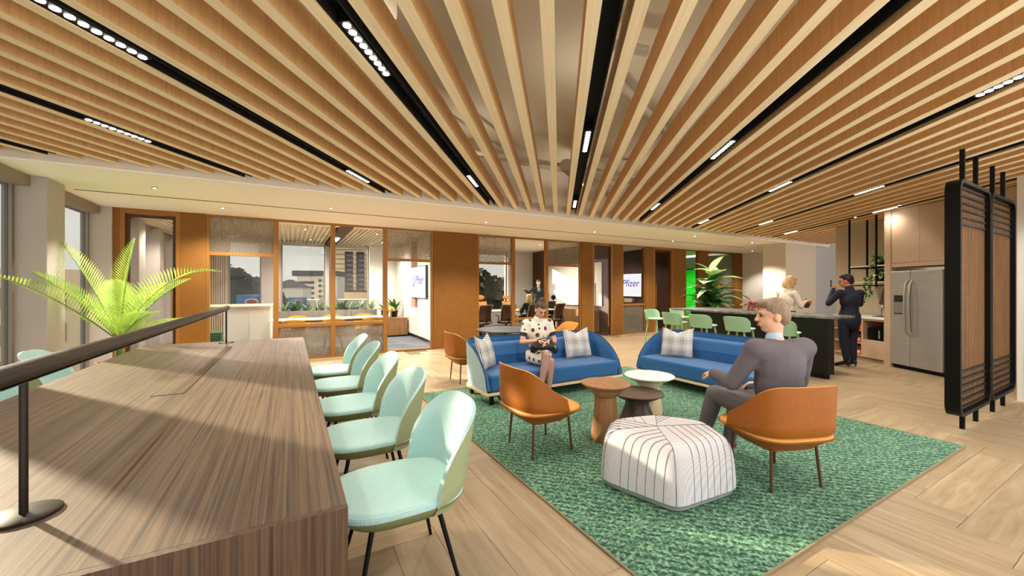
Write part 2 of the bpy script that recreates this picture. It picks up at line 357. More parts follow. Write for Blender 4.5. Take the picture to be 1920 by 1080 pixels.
# services above the baffles
PIPE = mat('painted_pipe', 'b8ad9a', .6)
for lab, pts, r in (('straight painted pipe crossing above the middle baffles', [(1.2, 5.3, 3.4), (5.4, 4.9, 3.4)], .035),
                    ('thin painted conduit running diagonally above the baffles', [(.9, 3.9, 3.5), (3.4, 5.6, 3.5)], .022),
                    ('short capped pipe stub near the slab', [(2.35, 2.55, 3.55), (2.75, 2.45, 3.55)], .045),
                    ('painted pipe above the baffles beside the flexible duct', [(2.9, 3.0, 3.6), (6.2, 4.4, 3.6)], .05)):
    tag(MB().tube(pts, r, 12).build('ceiling_pipe', PIPE, smooth=40), lab, 'pipe', 'pipes above the baffles')
pts = [Vector((3.6, 4.75, 3.3)) + Vector((.9*t, .5*t + .1*sin(3*t), .03*sin(4*t))) for t in [i/60*2.2 for i in range(61)]]
tag(MB().tube(pts, [.09 + .012*(i % 2) for i in range(61)], 12).build('flexible_duct', PIPE), 'ribbed flexible air duct above the baffles', 'duct')
t = thing('hanging_bracket', 'small painted bracket with rod hanging above the baffles', 'bracket', (.55, 2.6, 3.2))
bx('rod', PIPE, -.01, .01, -.01, .01, .1, .5, t); bx('clamp', PIPE, -.05, .05, -.02, .02, 0, .12, t); bx('nozzle', BLACK, -.012, .012, -.012, .012, -.06, 0, t)

# ------------------------------------------------------------------ left facade
CB = [(-1.3, -.9), (1.1, 1.54), (3.1, 3.54), (5.0, 5.44), (7.0, 7.44), (9.0, 9.35), (10.35, 10.75), (11.75, 12.1), (13.3, 13.9)]
wl = thing('wall_left', 'grey columns and head beam of the left window wall', 'wall', kind='structure')
for a, b in CB: bx('column', COLGREY, -2.98, -2.6, a, b, 0, 2.81, wl, .008)
bx('head_beam', mat('window_head', '8d8071', .6), -3.0, -2.74, -1.3, 13.9, 2.68, 2.9, wl); bx('upper_wall', COLGREY, -3.1, -2.84, -1.3, 13.9, 2.9, 3.9, wl)
bx('sill', COLGREY, -2.98, -2.8, -1.3, 13.9, 0, .06, wl)
for i in range(len(CB)-1):
    a, b = CB[i][1], CB[i+1][0]
    t = thing('window_%d' % (i+1), 'tall clear window in the left facade, number %s from the palm' % 'abcdefghij'[i], 'window', kind='structure')
    t['label'] = 'tall fixed window between grey columns of the left facade'; t['group'] = 'left facade windows'
    bx('window_frame', mat('window_alu', '8b8178', .5, .3), -2.93, -2.87, a, a+.05, .06, 2.68, t); bx('window_frame', MATS['window_alu'], -2.93, -2.87, b-.05, b, .06, 2.68, t)
    bx('pane', TINT, -2.905, -2.9, a+.05, b-.05, .06, 2.68, t)

# ------------------------------------------------------------------ glazed partition along Y = 9.05
YB = 9.05; ZT = 2.81
wb = thing('wall_back', 'ochre pillars of the glazed partition', 'wall', kind='structure')
for a, b in ((-2.84, -2.51), (-1.72, -1.35), (2.95, 4.1), (7.44, 7.85), (8.65, 9.08), (10.1, 10.48), (11.4, 12.1), (12.85, 13.35), (15.0, 15.5)):
    bx('pillar', OCHRE, a, b, YB-.02, YB+.14, 0, ZT, wb, .004)
wn = [20]
def bay(x0, x1, label, top=None, bot=None, toptex=None, bottex=None, sill=0.):
    t = thing('window_%d' % wn[0], label, 'glass partition', (x0, YB, 0), kind='structure'); wn[0] += 1
    W = x1-x0; fw = .045
    for a in (0, W-fw): bx('frame_post', BRONZE, a, a+fw, 0, .09, 0, ZT, t)
    bx('frame_rail', BRONZE, fw, W-fw, 0, .09, ZT-.04, ZT, t); bx('frame_rail', BRONZE, fw, W-fw, 0, .09, 0, .04, t)
    z0, z1 = .04, ZT-.04
    if top:
        bx('frame_rail', BRONZE, fw, W-fw, 0, .09, top-.03, top+.03, t); bx('textured_pane', toptex, fw, W-fw, .035, .045, top+.03, z1, t); z1 = top-.03
    if bot:
        bx('frame_rail', BRONZE, fw, W-fw, 0, .09, bot-.03, bot+.03, t); bx('textured_pane', bottex, fw, W-fw, .035, .045, z0, bot-.03, t); z0 = bot+.03
    bx('clear_pane', GLASS, fw, W-fw, .038, .043, z0, z1, t); return t
bay(-1.35, -.25, 'bronze framed glass bay with reeded top pane before the white counter', 2.09, None, REED)
bay(-.25, .78, 'bronze framed glass bay with reeded lower pane beside the mint chairs', None, .69, None, REED)
bay(.78, 1.85, 'bronze framed glass bay with rippled lower pane beside the cafe doorway', None, .69, None, RAIN)
bay(1.85, 2.95, 'bronze framed glass bay with rippled top pane before the wall screen', 2.09, None, RAIN)
bay(4.1, 5.15, 'bronze framed glass bay with rippled top pane left of the meeting room', 2.09, None, RAIN)
bay(5.15, 6.22, 'bronze framed glass bay with short rippled lower pane behind the seated woman', None, .62, None, RAIN)
bay(6.22, 7.44, 'bronze framed glass bay with rippled top pane before the whiteboard', 2.09, None, RAIN)
bay(9.08, 10.1, 'narrow glass bay with rippled lower pane before the second screen', None, .92, None, RAIN)
bay(12.1, 12.85, 'narrow clear glass bay looking into the green room')
bay(13.35, 15.0, 'reeded glass bay behind the tall leafy plant', 1.6, 1.5, REED, REED)
dn = [1]
def glass_door(x0, x1, label, hx):
    t = thing('door_%d' % dn[0], label, 'door', (x0, YB, 0), kind='structure'); dn[0] += 1; W = x1-x0
    bx('door_frame', BRONZE, 0, .06, -.02, .12, 0, ZT, t); bx('door_frame', BRONZE, W-.06, W, -.02, .12, 0, ZT, t); bx('door_frame', BRONZE, .06, W-.06, -.02, .12, ZT-.08, ZT, t)
    bx('stile', BRONZE_DK, .065, .11, .03, .07, .02, ZT-.09, t); bx('stile', BRONZE_DK, W-.11, W-.065, .03, .07, .02, ZT-.09, t)
    bx('stile', BRONZE_DK, .11, W-.11, .03, .07, .02, .09, t); bx('stile', BRONZE_DK, .11, W-.11, .03, .07, ZT-.14, ZT-.09, t)
    bx('pane', GLASS, .11, W-.11, .047, .053, .09, ZT-.14, t)
    a = hx*W; MB().tube([(a, -.03, .8), (a, -.03, 1.6)], .014, 8).cbox((a, 0, .9), (.015, .06, .015)).cbox((a, 0, 1.5), (.015, .06, .015)).build('pull_handle', BRONZE, t)
glass_door(-2.51, -1.72, 'ochre framed glass door behind the palm', .86)
glass_door(7.85, 8.65, 'bronze framed glass door of the meeting room', .12)
glass_door(10.48, 11.4, 'bronze framed glass door left of the bar stools', .1)

# outer wall of the glazed rooms, with windows
YO = 13.7
wo_ = thing('wall_far', 'grey outer wall piers behind the glazed rooms', 'wall', kind='structure')
WINS = [(-2.6, -2.05), (-1.55, -.75), (-.25, .96), (1.06, 2.27), (4.5, 5.5), (6.1, 7.5), (12.2, 13.0)]
x = -3.0
for a, b in WINS + [(15.6, 15.6)]:
    if a-x > .01: bx('pier', COLGREY if a < 3 else WHITEW, x, a, YO-.06, YO+.25, 0, 2.9, wo_)
    x = b
for i, (a, b) in enumerate(WINS):
    t = thing('window_%d' % (40+i), 'outer window of the glazed rooms facing the city', 'window', group='outer city windows', kind='structure')
    bx('window_head', COLGREY, a, b, YO, YO+.2, 2.76, 2.9, t); bx('sill', COLGREY, a, b, YO-.04, YO+.2, 0, .5, t)
    bx('window_frame', MATS['window_alu'], a, a+.04, YO+.05, YO+.12, .5, 2.76, t); bx('window_frame', MATS['window_alu'], b-.04, b, YO+.05, YO+.12, .5, 2.76, t)
    bx('pane', TINT, a+.04, b-.04, YO+.08, YO+.085, .5, 2.76, t)
# partitions between the rooms
struct(bx('wall_partition', WHITEW, 3.55, 3.95, 9.19, 13.64, 0, 2.82), 'white partition behind the cafe cabinets')
wp = thing('wall_partition', 'dark walnut wall carrying the meeting room whiteboard', 'wall', kind='structure')
for i in range(9):
    y = 9.19 + i*.494; bx('panel', WALNUT, 8.65, 8.69, y, y+.488, 0, 2.9, wp)
bx('core', BLACK_M, 8.69, 8.75, 9.19, 13.64, 0, 2.9, wp)
wp = thing('wall_partition', 'dark walnut wall carrying the second screen', 'wall', kind='structure')
for i in range(9):
    y = 9.19 + i*.494; bx('panel', WALNUT, 11.55, 11.59, y, y+.488, 0, 2.9, wp)
bx('core', BLACK_M, 11.59, 11.65, 9.19, 13.64, 0, 2.9, wp)
rb = MB()
for i in range(9): rb.box(-2.0+i*.05, -1.97+i*.05, YO-.11, YO-.062, .02, 2.8)
tag(rb.build('timber_reeds', mat('pale_reed', 'c2a98c', .6)), 'pale vertical timber reeds on the pier behind the counter', 'wall panel', kind='stuff')
# solid blocks at the right end
struct(bx('wall_end', WHITEW, 15.5, 15.8, 6.85, 13.9, 0, 2.81), 'pale end wall beyond the leafy plant')
struct(bx('wall_column', mat('beige_wall', 'cfc2ae', .75), 12.88, 14.7, 6.21, 6.86, 0, 2.9), 'beige and grey column block behind the bar')
struct(bx('wall_light_block', WHITEW, 17, 17.2, 1.0, 6.44, 0, 3.9), 'pale side wall added behind the kitchen to block side light')  # added to shut out sky light from the open right side
struct(bx('wall_grey', GREYW, 14.72, 20, 6.45, 6.9, 0, 3.9), 'smooth grey wall panel beside the column block')

# recessed downlights; most soffit ones are unseen and added as fill
def downlight(label, loc, energy, size=70, aim=None, soft=.04):
    t = thing('downlight', label, 'downlight', loc, 0, 'small recessed downlights')
    MB().lathe([(.030, -.003), (.032, 0), (.032, .005)], 18).build('trim_ring', BLACK, t); MB().lathe([(.02, -.0045), (.02, -.002)], 14).build('lens', LAMP, t)
    ld = bpy.data.lights.new('spot', 'SPOT'); ld.energy = energy; ld.spot_size = rad(size); ld.spot_blend = .6; ld.shadow_soft_size = soft; ld.color = (1, .92, .8)
    o = bpy.data.objects.new('lamp_spot', ld); COL.objects.link(o); o.parent = t; o.location = (0, 0, -.03)
    if aim: o.rotation_euler = (Vector(aim)-Vector(loc)).to_track_quat('-Z', 'Y').to_euler()
    return t
ZD = 2.804
downlight('downlight in the soffit over the palm', (-1.6, 7.0, ZD), 110, 80, (-2.1, 7.4, 1.0))
downlight('added fill downlight in the soffit left of the cafe windows', (-1.0, 8.2, ZD), 150, 140)  # added to lift the dim left part of the soffit
downlight('added fill downlight in the soffit before the wide ochre pillar', (3.5, 7.3, ZD), 200, 130)  # unseen spot added for floor bounce onto the soffit
downlight('added fill downlight in the soffit beside the cafe doorway', (.6, 7.3, ZD), 200, 130)
downlight('added fill downlight in the soffit before the meeting room', (6.4, 7.3, ZD), 200, 130)
downlight('added fill downlight in the soffit before the second screen', (9.6, 7.6, ZD), 150, 130)
downlight('added fill downlight in the soffit over the leafy plant', (9.2, 6.6, ZD), 220, 70, (8.7, 5.8, 1.0))
downlight('downlight in the soffit beside the beige column', (12.0, 6.7, ZD), 260, 110)
downlight('added fill downlight in the soffit before the pale end wall', (14.7, 8.2, ZD), 90, 100)  # added to brighten the dark end wall
for i, (x, y, e, lb) in enumerate(((.3, 10.3, 170, 'ceiling downlight over the left of the cafe table'), (1.9, 10.3, 170, 'ceiling downlight over the right of the cafe table'), (.5, 12.4, 120, 'ceiling downlight over the left of the cafe planter'), (2.4, 12.2, 150, 'ceiling downlight before the cafe cabinets'),
                                   (-2.2, 11.0, 80, 'ceiling downlight in the window corridor'), (5.2, 10.9, 150, 'ceiling downlight over the left of the meeting table'), (7.2, 10.9, 150, 'ceiling downlight over the right of the meeting table'), (10.2, 11.0, 120, 'ceiling downlight before the second screen'), (13.6, 10.8, 200, 'ceiling downlight in the green room'))):
    downlight(lb, (x, y, 2.81 if x < 3.9 else 2.89), e, 150, None, .08)
# ------------------------------------------------------------------ upholstered shells
def arc_path(a, b, ex, phm, n):
    """open plan path around the back (-y); returns points and outward normals"""
    P = []
    for i in range(n+1):
        ph = -phm + 2*phm*i/n; sx_, cy_ = sin(ph), cos(ph); e = 2/ex
        P.append((a*math.copysign(abs(sx_)**e, sx_), -b*math.copysign(abs(cy_)**e, cy_), ph/phm))
    return P
def normals(P, closed=False):
    N = []
    for i in range(len(P)):
        p, q = P[max(i-1, 0)], P[min(i+1, len(P)-1)]
        if closed: p, q = P[i-1], P[(i+1) % len(P)]
        dx, dy = q[0]-p[0], q[1]-p[1]; l = math.hypot(dx, dy) or 1; N.append((dy/l, -dx/l))
    return N
def shell(P, zb, insb, z1, top, th, lean, nv=7):
    """outer and inner skins of a tub back; P runs so that the outward normal is (dy,-dx)"""
    N = normals(P)
    if P[len(P)//2][1]*N[len(P)//2][1] < 0: N = [(-a, -b) for a, b in N]
    out, inn = MB(), MB(); n = len(P)-1
    def pt(i, z, o): return (P[i][0]+N[i][0]*o, P[i][1]+N[i][1]*o, z)
    def fo(u, v):
        i = round(u*n); t = top(P[i]);
        if v < .13: return pt(i, zb, -insb)
        w_ = (v-.125)/.875; z = z1 + (t-z1)*w_; return pt(i, z, lean*(z-z1))
    out.grid(fo, n, 8)
    def fi(u, v):
        i = round(u*n); t = top(P[i])
        if v < .01: return pt(i, t, lean*(t-z1))
        if v < .13: return pt(i, t+.004, lean*(t-z1)-th*.5)
        w_ = (v-.125)/.875; z = t - (t-z1)*w_; thk = th*min(1, .5+w_*4) ; return pt(i, z, lean*(z-z1)-thk)
    inn.grid(fi, n, 8)
    return out, inn
def outline(a, b, ex, n=40):
    r = []
    for i in range(n):
        ph = 2*pi*i/n; e = 2/ex; c, s_ = cos(ph), sin(ph)
        r.append((a*math.copysign(abs(c)**e, c), b*math.copysign(abs(s_)**e, s_)))
    return r
def pad(mb, ol, levels):
    rings = [[Vector((x*k, y*k, z)) for x, y in ol] for k, z in levels]; return mb.loft(rings)

MINT = mat('mint_fabric', 'a2c8c4', .8, kind='weave', col2='b4d6d2', scale=(40, 40, 40), bump=.4, lo=.2, hi=.8, sheen=.2)
SAGE = mat('sage_fabric', '929b72', .85, kind='weave', col2='a3ac84', scale=(40, 40, 40), bump=.4, lo=.2, hi=.8)
MINT_DK = mat('olive_trim', '7e8456', .8)
def make_mint_chair(label, loc, rz, group):
    t = thing('dining_chair', label, 'chair', loc, rz, group)
    P = arc_path(.285, .285, 3.0, rad(80), 30)
    o, i = shell(P, .375, .05, .43, lambda p: .44 + .42*math.sqrt(max(0, 1-(abs(p[2]))**2.1)), .035, .15)
    o.build('shell', SAGE, t, smooth=60); i.build('backrest', MINT, t, smooth=60)
    ol = [(x, y*1.13+.03) for x, y in outline(.278, .278, 3.0)]
    pad(MB(), ol, [(.78, .37), (.82, .372), (.99, .425), (1, .435)]).build('seat_base', MINT_DK, t, smooth=40)
    pad(MB(), ol, [(1, .436), (1, .452), (.97, .463), (.88, .468), (.4, .47)]).build('seat', MINT, t, smooth=50)
    for sx_ in (-1, 1):
        for sy in (-1, 1): MB().tube([(sx_*.15, sy*.15+.02, .385), (sx_*.235, sy*.24+.02, .0)], [.013, .009], 10).build('leg', BLACK, t, smooth=40)
        MB().tube([(sx_*.15, -.13, .38), (sx_*.15, .17, .38)], .01, 8).build('leg_bracket', BLACK, t)
    return t
G1 = 'mint chairs along the wooden table'
ys = [2.02, 2.86, 3.66, 4.5, 5.3]
labs = ['mint shell chair nearest the camera at the wooden table', 'second mint shell chair along the right of the table', 'third mint shell chair, middle one on the right of the table',
        'fourth mint shell chair along the right of the table', 'farthest mint shell chair on the right of the table']
ch0 = make_mint_chair(labs[0], (.5, ys[0], 0), 90, G1)
for y, lb in list(zip(ys, labs))[1:]: dup(ch0, (.5, y, 0), 90, lb)
for y, lb in ((5.45, 'mint shell chair left of the table near the palm'), (4.55, 'mint shell chair left of the table, partly hidden behind the lamp bar'),
              (3.6, 'mint shell chair left of the table at the picture edge')):
    dup(ch0, (-1.82, y, 0), -90, lb)

# ------------------------------------------------------------------ long table with task lamp
t = thing('long_table', 'long dark oak veneer meeting table with solid ends', 'table', (-.7, 1.35, 0))
tt = MB().box(-.86, .86, .025, 4.985, .69, .75).build('tabletop', TABLE_TOP, t, bevel=.002)
bx('end_panel', TABLE_SIDE, -.86, .86, .0, .025, 0, .75, t); bx('end_panel', TABLE_SIDE, -.86, .86, 4.985, 5.01, 0, .75, t)
bx('centre_panel', TABLE_SIDE, -.3, .3, 1.0, 4.0, 0, .69, t)
ob = thing('socket_box', 'flush veneered socket flap set in the long table', 'socket', (-.7, 3.95, .7505))
bx('rim', BLACK_M, -.088, .088, -.61, .61, 0, .0008, ob); MB().box(-.083, .083, -.603, -.003, .0005, .0022).build('flap', TABLE_TOP, ob); MB().box(-.083, .083, .003, .603, .0005, .0022).build('flap', TABLE_TOP, ob)
DKMET = mat('dark_brown_metal', '2a221c', .42, .5)
t = thing('task_lamp', 'long dark metal task lamp bar on two posts along the table', 'lamp', (-.715, 0, .75))
for y in (1.79, 6.16):
    MB().lathe([(.083, 0), (.083, .006), (.078, .009)], 32, (0, y, 0)).build('base', DKMET, t, smooth=40)
    MB().tube([(0, y, .008), (0, y, .42)], .010, 12).build('post', DKMET, t, smooth=40)
MB().tube([(0, 1.60, .445), (0, 6.27, .445)], .03, 20).build('lamp_bar', DKMET, t, smooth=40)
MB().tube([(0, 1.1, .45), (0, 1.60, .45)], .012, 10).build('rod', DKMET, t, smooth=40)
MB().box(-.016, .016, 1.65, 6.2, .412, .4145).build('diffuser', mat('lamp_diffuser', '3a332c', .5), t)

# ------------------------------------------------------------------ rug
RUG = mat('green_rug', '1b3d30', .95, kind='rows', col2='639270', scale=(8.5, 8.5, 8.5), bump=.9, lo=.2, hi=.8)
def rug_mat():
    m = MATS['green_rug']; n = m.node_tree.nodes; l = m.node_tree.links; b = n['Principled BSDF']
    src = b.inputs['Base Color'].links[0].from_socket
    tc_ = [q for q in n if q.type == 'TEX_COORD'][0]
    ns_ = n.new('ShaderNodeTexNoise'); ns_.inputs['Scale'].default_value = 55; ns_.inputs['Detail'].default_value = 3; l.new(tc_.outputs['Object'], ns_.inputs['Vector'])
    rp = n.new('ShaderNodeValToRGB'); e = rp.color_ramp.elements
    e[0].position = .41; e[0].color = srgb('2b3a38'); e[1].position = .62; e[1].color = srgb('8fb698')
    k = e.new(.5); k.color = srgb('39694f')
    l.new(ns_.outputs['Fac'], rp.inputs[0]); mx_ = n.new('ShaderNodeMix'); mx_.data_type = 'RGBA'; mx_.inputs['Factor'].default_value = .6
    l.new(src, mx_.inputs['A']); l.new(rp.outputs[0], mx_.inputs['B']); l.new(mx_.outputs['Result'], b.inputs['Base Color'])
rug_mat()
t = thing('area_rug', 'large woven green rug under the lounge seating', 'rug', (3.43, 3.19, 0))
bx('rug_field', RUG, -1.92, 1.92, -2.09, 2.09, .0005, .012, t)
for a in ((-1.93, 1.93, -2.1, -2.09), (-1.93, 1.93, 2.09, 2.1), (-1.93, -1.92, -2.09, 2.09), (1.92, 1.93, -2.09, 2.09)):
    bx('edge_binding', mat('rug_binding', '8a7a5c', .9), a[0], a[1], a[2], a[3], .0005, .013, t)

# ------------------------------------------------------------------ sofas
BLUE = mat('blue_wool', '1b5488', .8, kind='weave', col2='225f97', scale=(80, 80, 80), bump=.15, sheen=.15)
BLUE_DK = mat('blue_piping', '173a58', .7)
PALEBLUE = mat('pale_blue_shell', 'a9c0c6', .75, kind='weave', col2='b5cbd0', scale=(160, 160, 160), bump=.1)
def make_sofa(label, loc, rz, W=1.1, D=.84):
    t = thing('sofa', label, 'sofa', loc, rz, 'blue lounge sofas')
    yf, yb, R = D/2, -D/2, .30; pts = []
    for i in range(9): pts.append((-W, yf - (yf-(yb+R))*i/9))
    for i in range(9): a = pi + pi/2*i/9; pts.append((-W+R+R*cos(a), yb+R+R*sin(a)))
    for i in range(13): pts.append((-W+R+(2*W-2*R)*i/12, yb))
    pts += [(-x, y) for x, y in pts[:18][::-1]]
    P = [(x, y, 0) for x, y in pts]
    top = lambda p: .20 + .55*max(0, 1-(max(0, 1-(yf-p[1])/(yf-yb)))**2.2)**.6
    o, i = shell(P, .165, .01, .19, top, .05, .04)
    o.build('shell', PALEBLUE, t, smooth=50); i.build('inner_shell', BLUE, t, smooth=50)
    MB().tube([Vector((x, y, top((x, y, 0))+.004)) for x, y in pts], .008, 6).build('piping', BLUE_DK, t, smooth=60)
    rim = [(x*1.015, y*1.01) for x, y in pts]
    MB().prism(rim, .14, .17).build('plinth', WOOD_PALE, t, bevel=.004)
    n_ = W-.055
    MB().box(-n_, n_, -D/2+.2, D/2-.01, .172, .385).build('seat_cushion', BLUE, t, bevel=.035)
    q = MB()
    def bk(u, v): return Vector((0, 0, 0))
    rings = []
    for x in (-n_+.02, -n_+.05, n_-.05, n_-.02):
        k = .7 if abs(x) > n_-.04 else 1
        cs = [(-D/2+.06, .30), (-D/2+.22*k+.02, .30), (-D/2+.22*k+.02, .52), (-D/2+.18*k, .66), (-D/2+.11, .69), (-D/2+.05, .66)]
        rings.append([Vector((x, y, z)) for y, z in cs])
    q.loft(rings).build('back_cushion', BLUE, t, bevel=.02)
    for sx_ in (-1, 1):
        for y in (-D/2+.14, D/2-.09): MB().box(sx_*(W-.1)-.022, sx_*(W-.1)+.022, y-.022, y+.022, 0.012, .14).build('leg', BLACK, t)
    return t
s1 = make_sofa('blue curved sofa with pale outer shell where the woman sits', (3.16, 4.68, 0), 180)
s2 = dup(s1, (5.2, 3.44, 0), 90, 'blue curved sofa with one cushion in front of the bar'); s2.scale = (.93, 1, 1)

PLAID = mat('plaid_cloth', 'f1eeea', .85, kind='plaid', col2='1d1c20', scale=(50, 50, 50), lo=.05, hi=1.0, bump=.1)
def make_cushion(label, loc, rz, tilt, s=.23):
    t = thing('throw_cushion', label, 'cushion', loc, rz, 'black and white check cushions')
    def side(sg):
        def f(u, v):
            a, b = 2*u-1, 2*v-1; th = .075*max(0, (1-abs(a)**2.6))**.6*max(0, (1-abs(b)**2.6))**.6
            dip = .075*max(0, 1-abs(a)*1.1)*max(0, b)**2
            k = 1 - .06*(1-abs(a*b)); return Vector((a*s*k, sg*th, s + b*s*k - dip))
        return f
    M = Matrix.Rotation(rad(tilt), 4, 'X'); mb = MB().grid(side(1), 16, 16).grid(side(-1), 16, 16); mb.v = [tuple(M @ Vector(q)) for q in mb.v]
    o = mb.build('cover', PLAID, t, smooth=60, fix=False)
    bm = bmesh.new(); bm.from_mesh(o.data); bmesh.ops.remove_doubles(bm, verts=bm.verts, dist=.0005); bmesh.ops.recalc_face_normals(bm, faces=bm.faces); bm.to_mesh(o.data); bm.free()
    e = [M @ Vector(side(1)(u, v)) for u, v in [(0, i/12) for i in range(12)] + [(i/12, 1) for i in range(12)] + [(1, 1-i/12) for i in range(12)] + [(1-i/12, 0) for i in range(13)]]
    MB().tube(e, .004, 5).build('seam', mat('cushion_seam', '8d8a88', .8), t)
    return t
make_cushion('check cushion at the left end of the sofa with the woman', (2.29, 4.66, .39), 42, -16)
make_cushion('check cushion at the right end of the sofa with the woman', (3.84, 4.72, .39), -6, -16)
make_cushion('check cushion on the sofa in front of the bar', (5.16, 4.02, .39), -62, -18)

# ------------------------------------------------------------------ tan armchairs
TAN = mat('tan_leather', '9c590f', .48, kind='noise', col2='93510c', scale=(60, 60, 60), bump=.06)
TAN_L = mat('tan_leather_seat', 'cf9448', .5, kind='noise', col2='c98c40', scale=(60, 60, 60), bump=.06)
BRLEG = mat('brown_metal_leg', '5c3a24', .4, .4)
def make_tan(label, loc, rz):
    t = thing('armchair', label, 'armchair', loc, rz, 'tan leather armchairs')
    P = arc_path(.325, .32, 3.4, rad(98), 48)
    def top(p):
        q = abs(p[2]);  u_ = max(0, (q-.22)/.78); return .395 + .375*max(0, 1-u_**2.0)**.55
    o, i = shell(P, .285, .125, .385, top, .022, .03)
    o.build('shell', TAN, t, smooth=50); i.build('inner_back', TAN_L, t, smooth=50)
    ol = outline(.325, .32, 3.6)
    pad(MB(), ol, [(.56, .28), (.58, .283), (.998, .385), (1, .39)]).build('underside', TAN, t, smooth=40)
    pad(MB(), ol, [(.965, .391), (.965, .40), (.94, .41), (.8, .415), (.3, .415)]).build('seat', TAN_L, t, smooth=50)
    for sx_ in (-1, 1):
        for sy in (-1, 1): MB().tube([(sx_*.185, sy*.185, .3), (sx_*.205, sy*.205, .012)], [.011, .009], 8).lathe([(.013, .012), (.013, .02)], 8, (sx_*.205, sy*.205, 0)).build('leg', BRLEG, t, smooth=40)
    return t
c0 = make_tan('tan leather armchair on the left of the rug facing the side tables', (1.98, 3.0, 0), -90)
dup(c0, (3.215, 1.64, 0), -20, 'tan leather armchair the man in the grey suit sits on')
dup(c0, (2.42, 5.72, 0), -90, 'tan leather armchair standing beside the wide ochre pillar')
dup(c0, (4.62, 6.3, 0), 80, 'tan leather armchair half hidden behind the sofa with the woman')
t = thing('round_table', 'round dark grey low table behind the sofa with the woman', 'table', (3.35, 6.2, 0))
DG = mat('dark_grey_top', '3f4146', .5)
MB().lathe([(.50, .695), (.52, .705), (.52, .715), (.5, .72)], 40).build('tabletop', DG, t, smooth=30); MB().lathe([(.03, .02), (.03, .695)], 14).build('column', BLACK, t, smooth=40)
MB().lathe([(.26, 0), (.26, .012), (.2, .02)], 32).build('foot', BLACK, t, smooth=30)

# ------------------------------------------------------------------ pedestal side tables
def pedestal(label, loc, rt, h, m, ptop, pneck, pbase, m2=None):
    t = thing('side_table', label, 'side table', loc, 0, 'round pedestal side tables')
    MB().lathe([(rt*.72, h-.055), (rt*.93, h-.022), (rt, h-.012), (rt, h-.002), (rt*.99, h)], 48).build('tabletop', m, t, smooth=30)
    MB().lathe([(pbase*.97, .013), (pbase, .03), (pneck+(pbase-pneck)*.35, h*.45), (pneck, h-.13), (ptop*.93, h-.085), (ptop, h-.055)], 40).build('pedestal', m2 or m, t, smooth=35)
    return t
pedestal('tall walnut pedestal side table nearest the tan armchair', (2.62, 2.83, 0), .232, .55, WOOD_MID, .155, .1, .142)
pedestal('white topped pale pedestal side table between the sofas', (3.6, 3.17, 0), .275, .45, mat('white_top', 'efe8d8', .45), .16, .11, .145, WOOD_PALE)
pedestal('low dark oak pedestal side table behind the pouf', (3.2, 2.98, 0), .272, .35, WOOD_DARK, .13, .12, .195)

# ------------------------------------------------------------------ pouf
POUF = mat('pale_grey_wool', 'd2cfd0', .9, kind='weave', col2='bdb9ba', scale=(60, 60, 60), bump=.35)
PC = (2.42, 1.98); poly = [(-.46, .20), (-.30, -.34), (.30, -.38), (.50, -.02), (.27, .33), (-.2, .44)]
def gauge(x, y):
    """radial ratio of a point against the rounded outline"""
    s_ = 0
    for i in range(len(poly)):
        (x0, y0), (x1, y1) = poly[i], poly[(i+1) % len(poly)]; nx, ny = y1-y0, -(x1-x0); l = math.hypot(nx, ny); nx /= l; ny /= l
        s_ += max(0, (x*nx+y*ny)/(x0*nx+y0*ny))**14
    return s_**(1/14)
def pz(x, y, h=.40): 
    g = gauge(x, y); return h*max(0, 1-g**14)**.5
t = thing('pouf', 'pale grey faceted pouf with dark seam lines on the rug', 'pouf', (PC[0], PC[1], .012))
n = 72; rings = []
for z_, k in ((0, .9), (.012, .95), (.05, .99)):
    rings.append([Vector((cos(2*pi*i/n)/gauge(cos(2*pi*i/n), sin(2*pi*i/n))*k, sin(2*pi*i/n)/gauge(cos(2*pi*i/n), sin(2*pi*i/n))*k, z_)) for i in range(n)])
for k in (.999, .995, .985, .97, .95, .92, .88, .8, .65, .4, .15, .02):
    rings.append([Vector((cos(2*pi*i/n)/gauge(cos(2*pi*i/n), sin(2*pi*i/n))*k, sin(2*pi*i/n)/gauge(cos(2*pi*i/n), sin(2*pi*i/n))*k, max(.05, .40*max(0, 1-k**14)**.5))) for i in range(n)])
MB().loft(rings).build('body', POUF, t, smooth=70)
SEAM = mat('pouf_seam', '6a676b', .9)
def seam(q, e, w=.0022):
    pts = []; x, y = q; l = math.hypot(*e); e = (e[0]/l, e[1]/l); st = 0
    while st < 1.2:
        g = gauge(x, y)
        if g > .9992: break
        pts.append(Vector((x, y, pz(x, y) + .0008))); d_ = .02 if g < .85 else (.006 if g < .97 else .0012); x += e[0]*d_; y += e[1]*d_; st += d_
    if len(pts) > 2:
        p = pts[-1]; o_ = Vector((p.x, p.y, 0)).normalized()*.0008; pts += [Vector((p.x, p.y, z))+o_ for z in (min(p.z, .1), .05)]
        MB().tube(pts, w, 4).build('seam', SEAM, t)
CN = (-.02, .06)
for ray, d, n_ in (((-.30, -.34), (-.97, .10), 7), ((.44, -.14), (-.42, -.9), 8), ((-.46, .20), (-.45, .9), 6), ((-.2, .44), (.55, .85), 5), ((.27, .33), (.95, .25), 6)):
    seam(CN, (ray[0]-CN[0], ray[1]-CN[1]))
    for i in range(1, n_): k = i/n_*.93; seam((CN[0]+(ray[0]-CN[0])*k, CN[1]+(ray[1]-CN[1])*k), d)
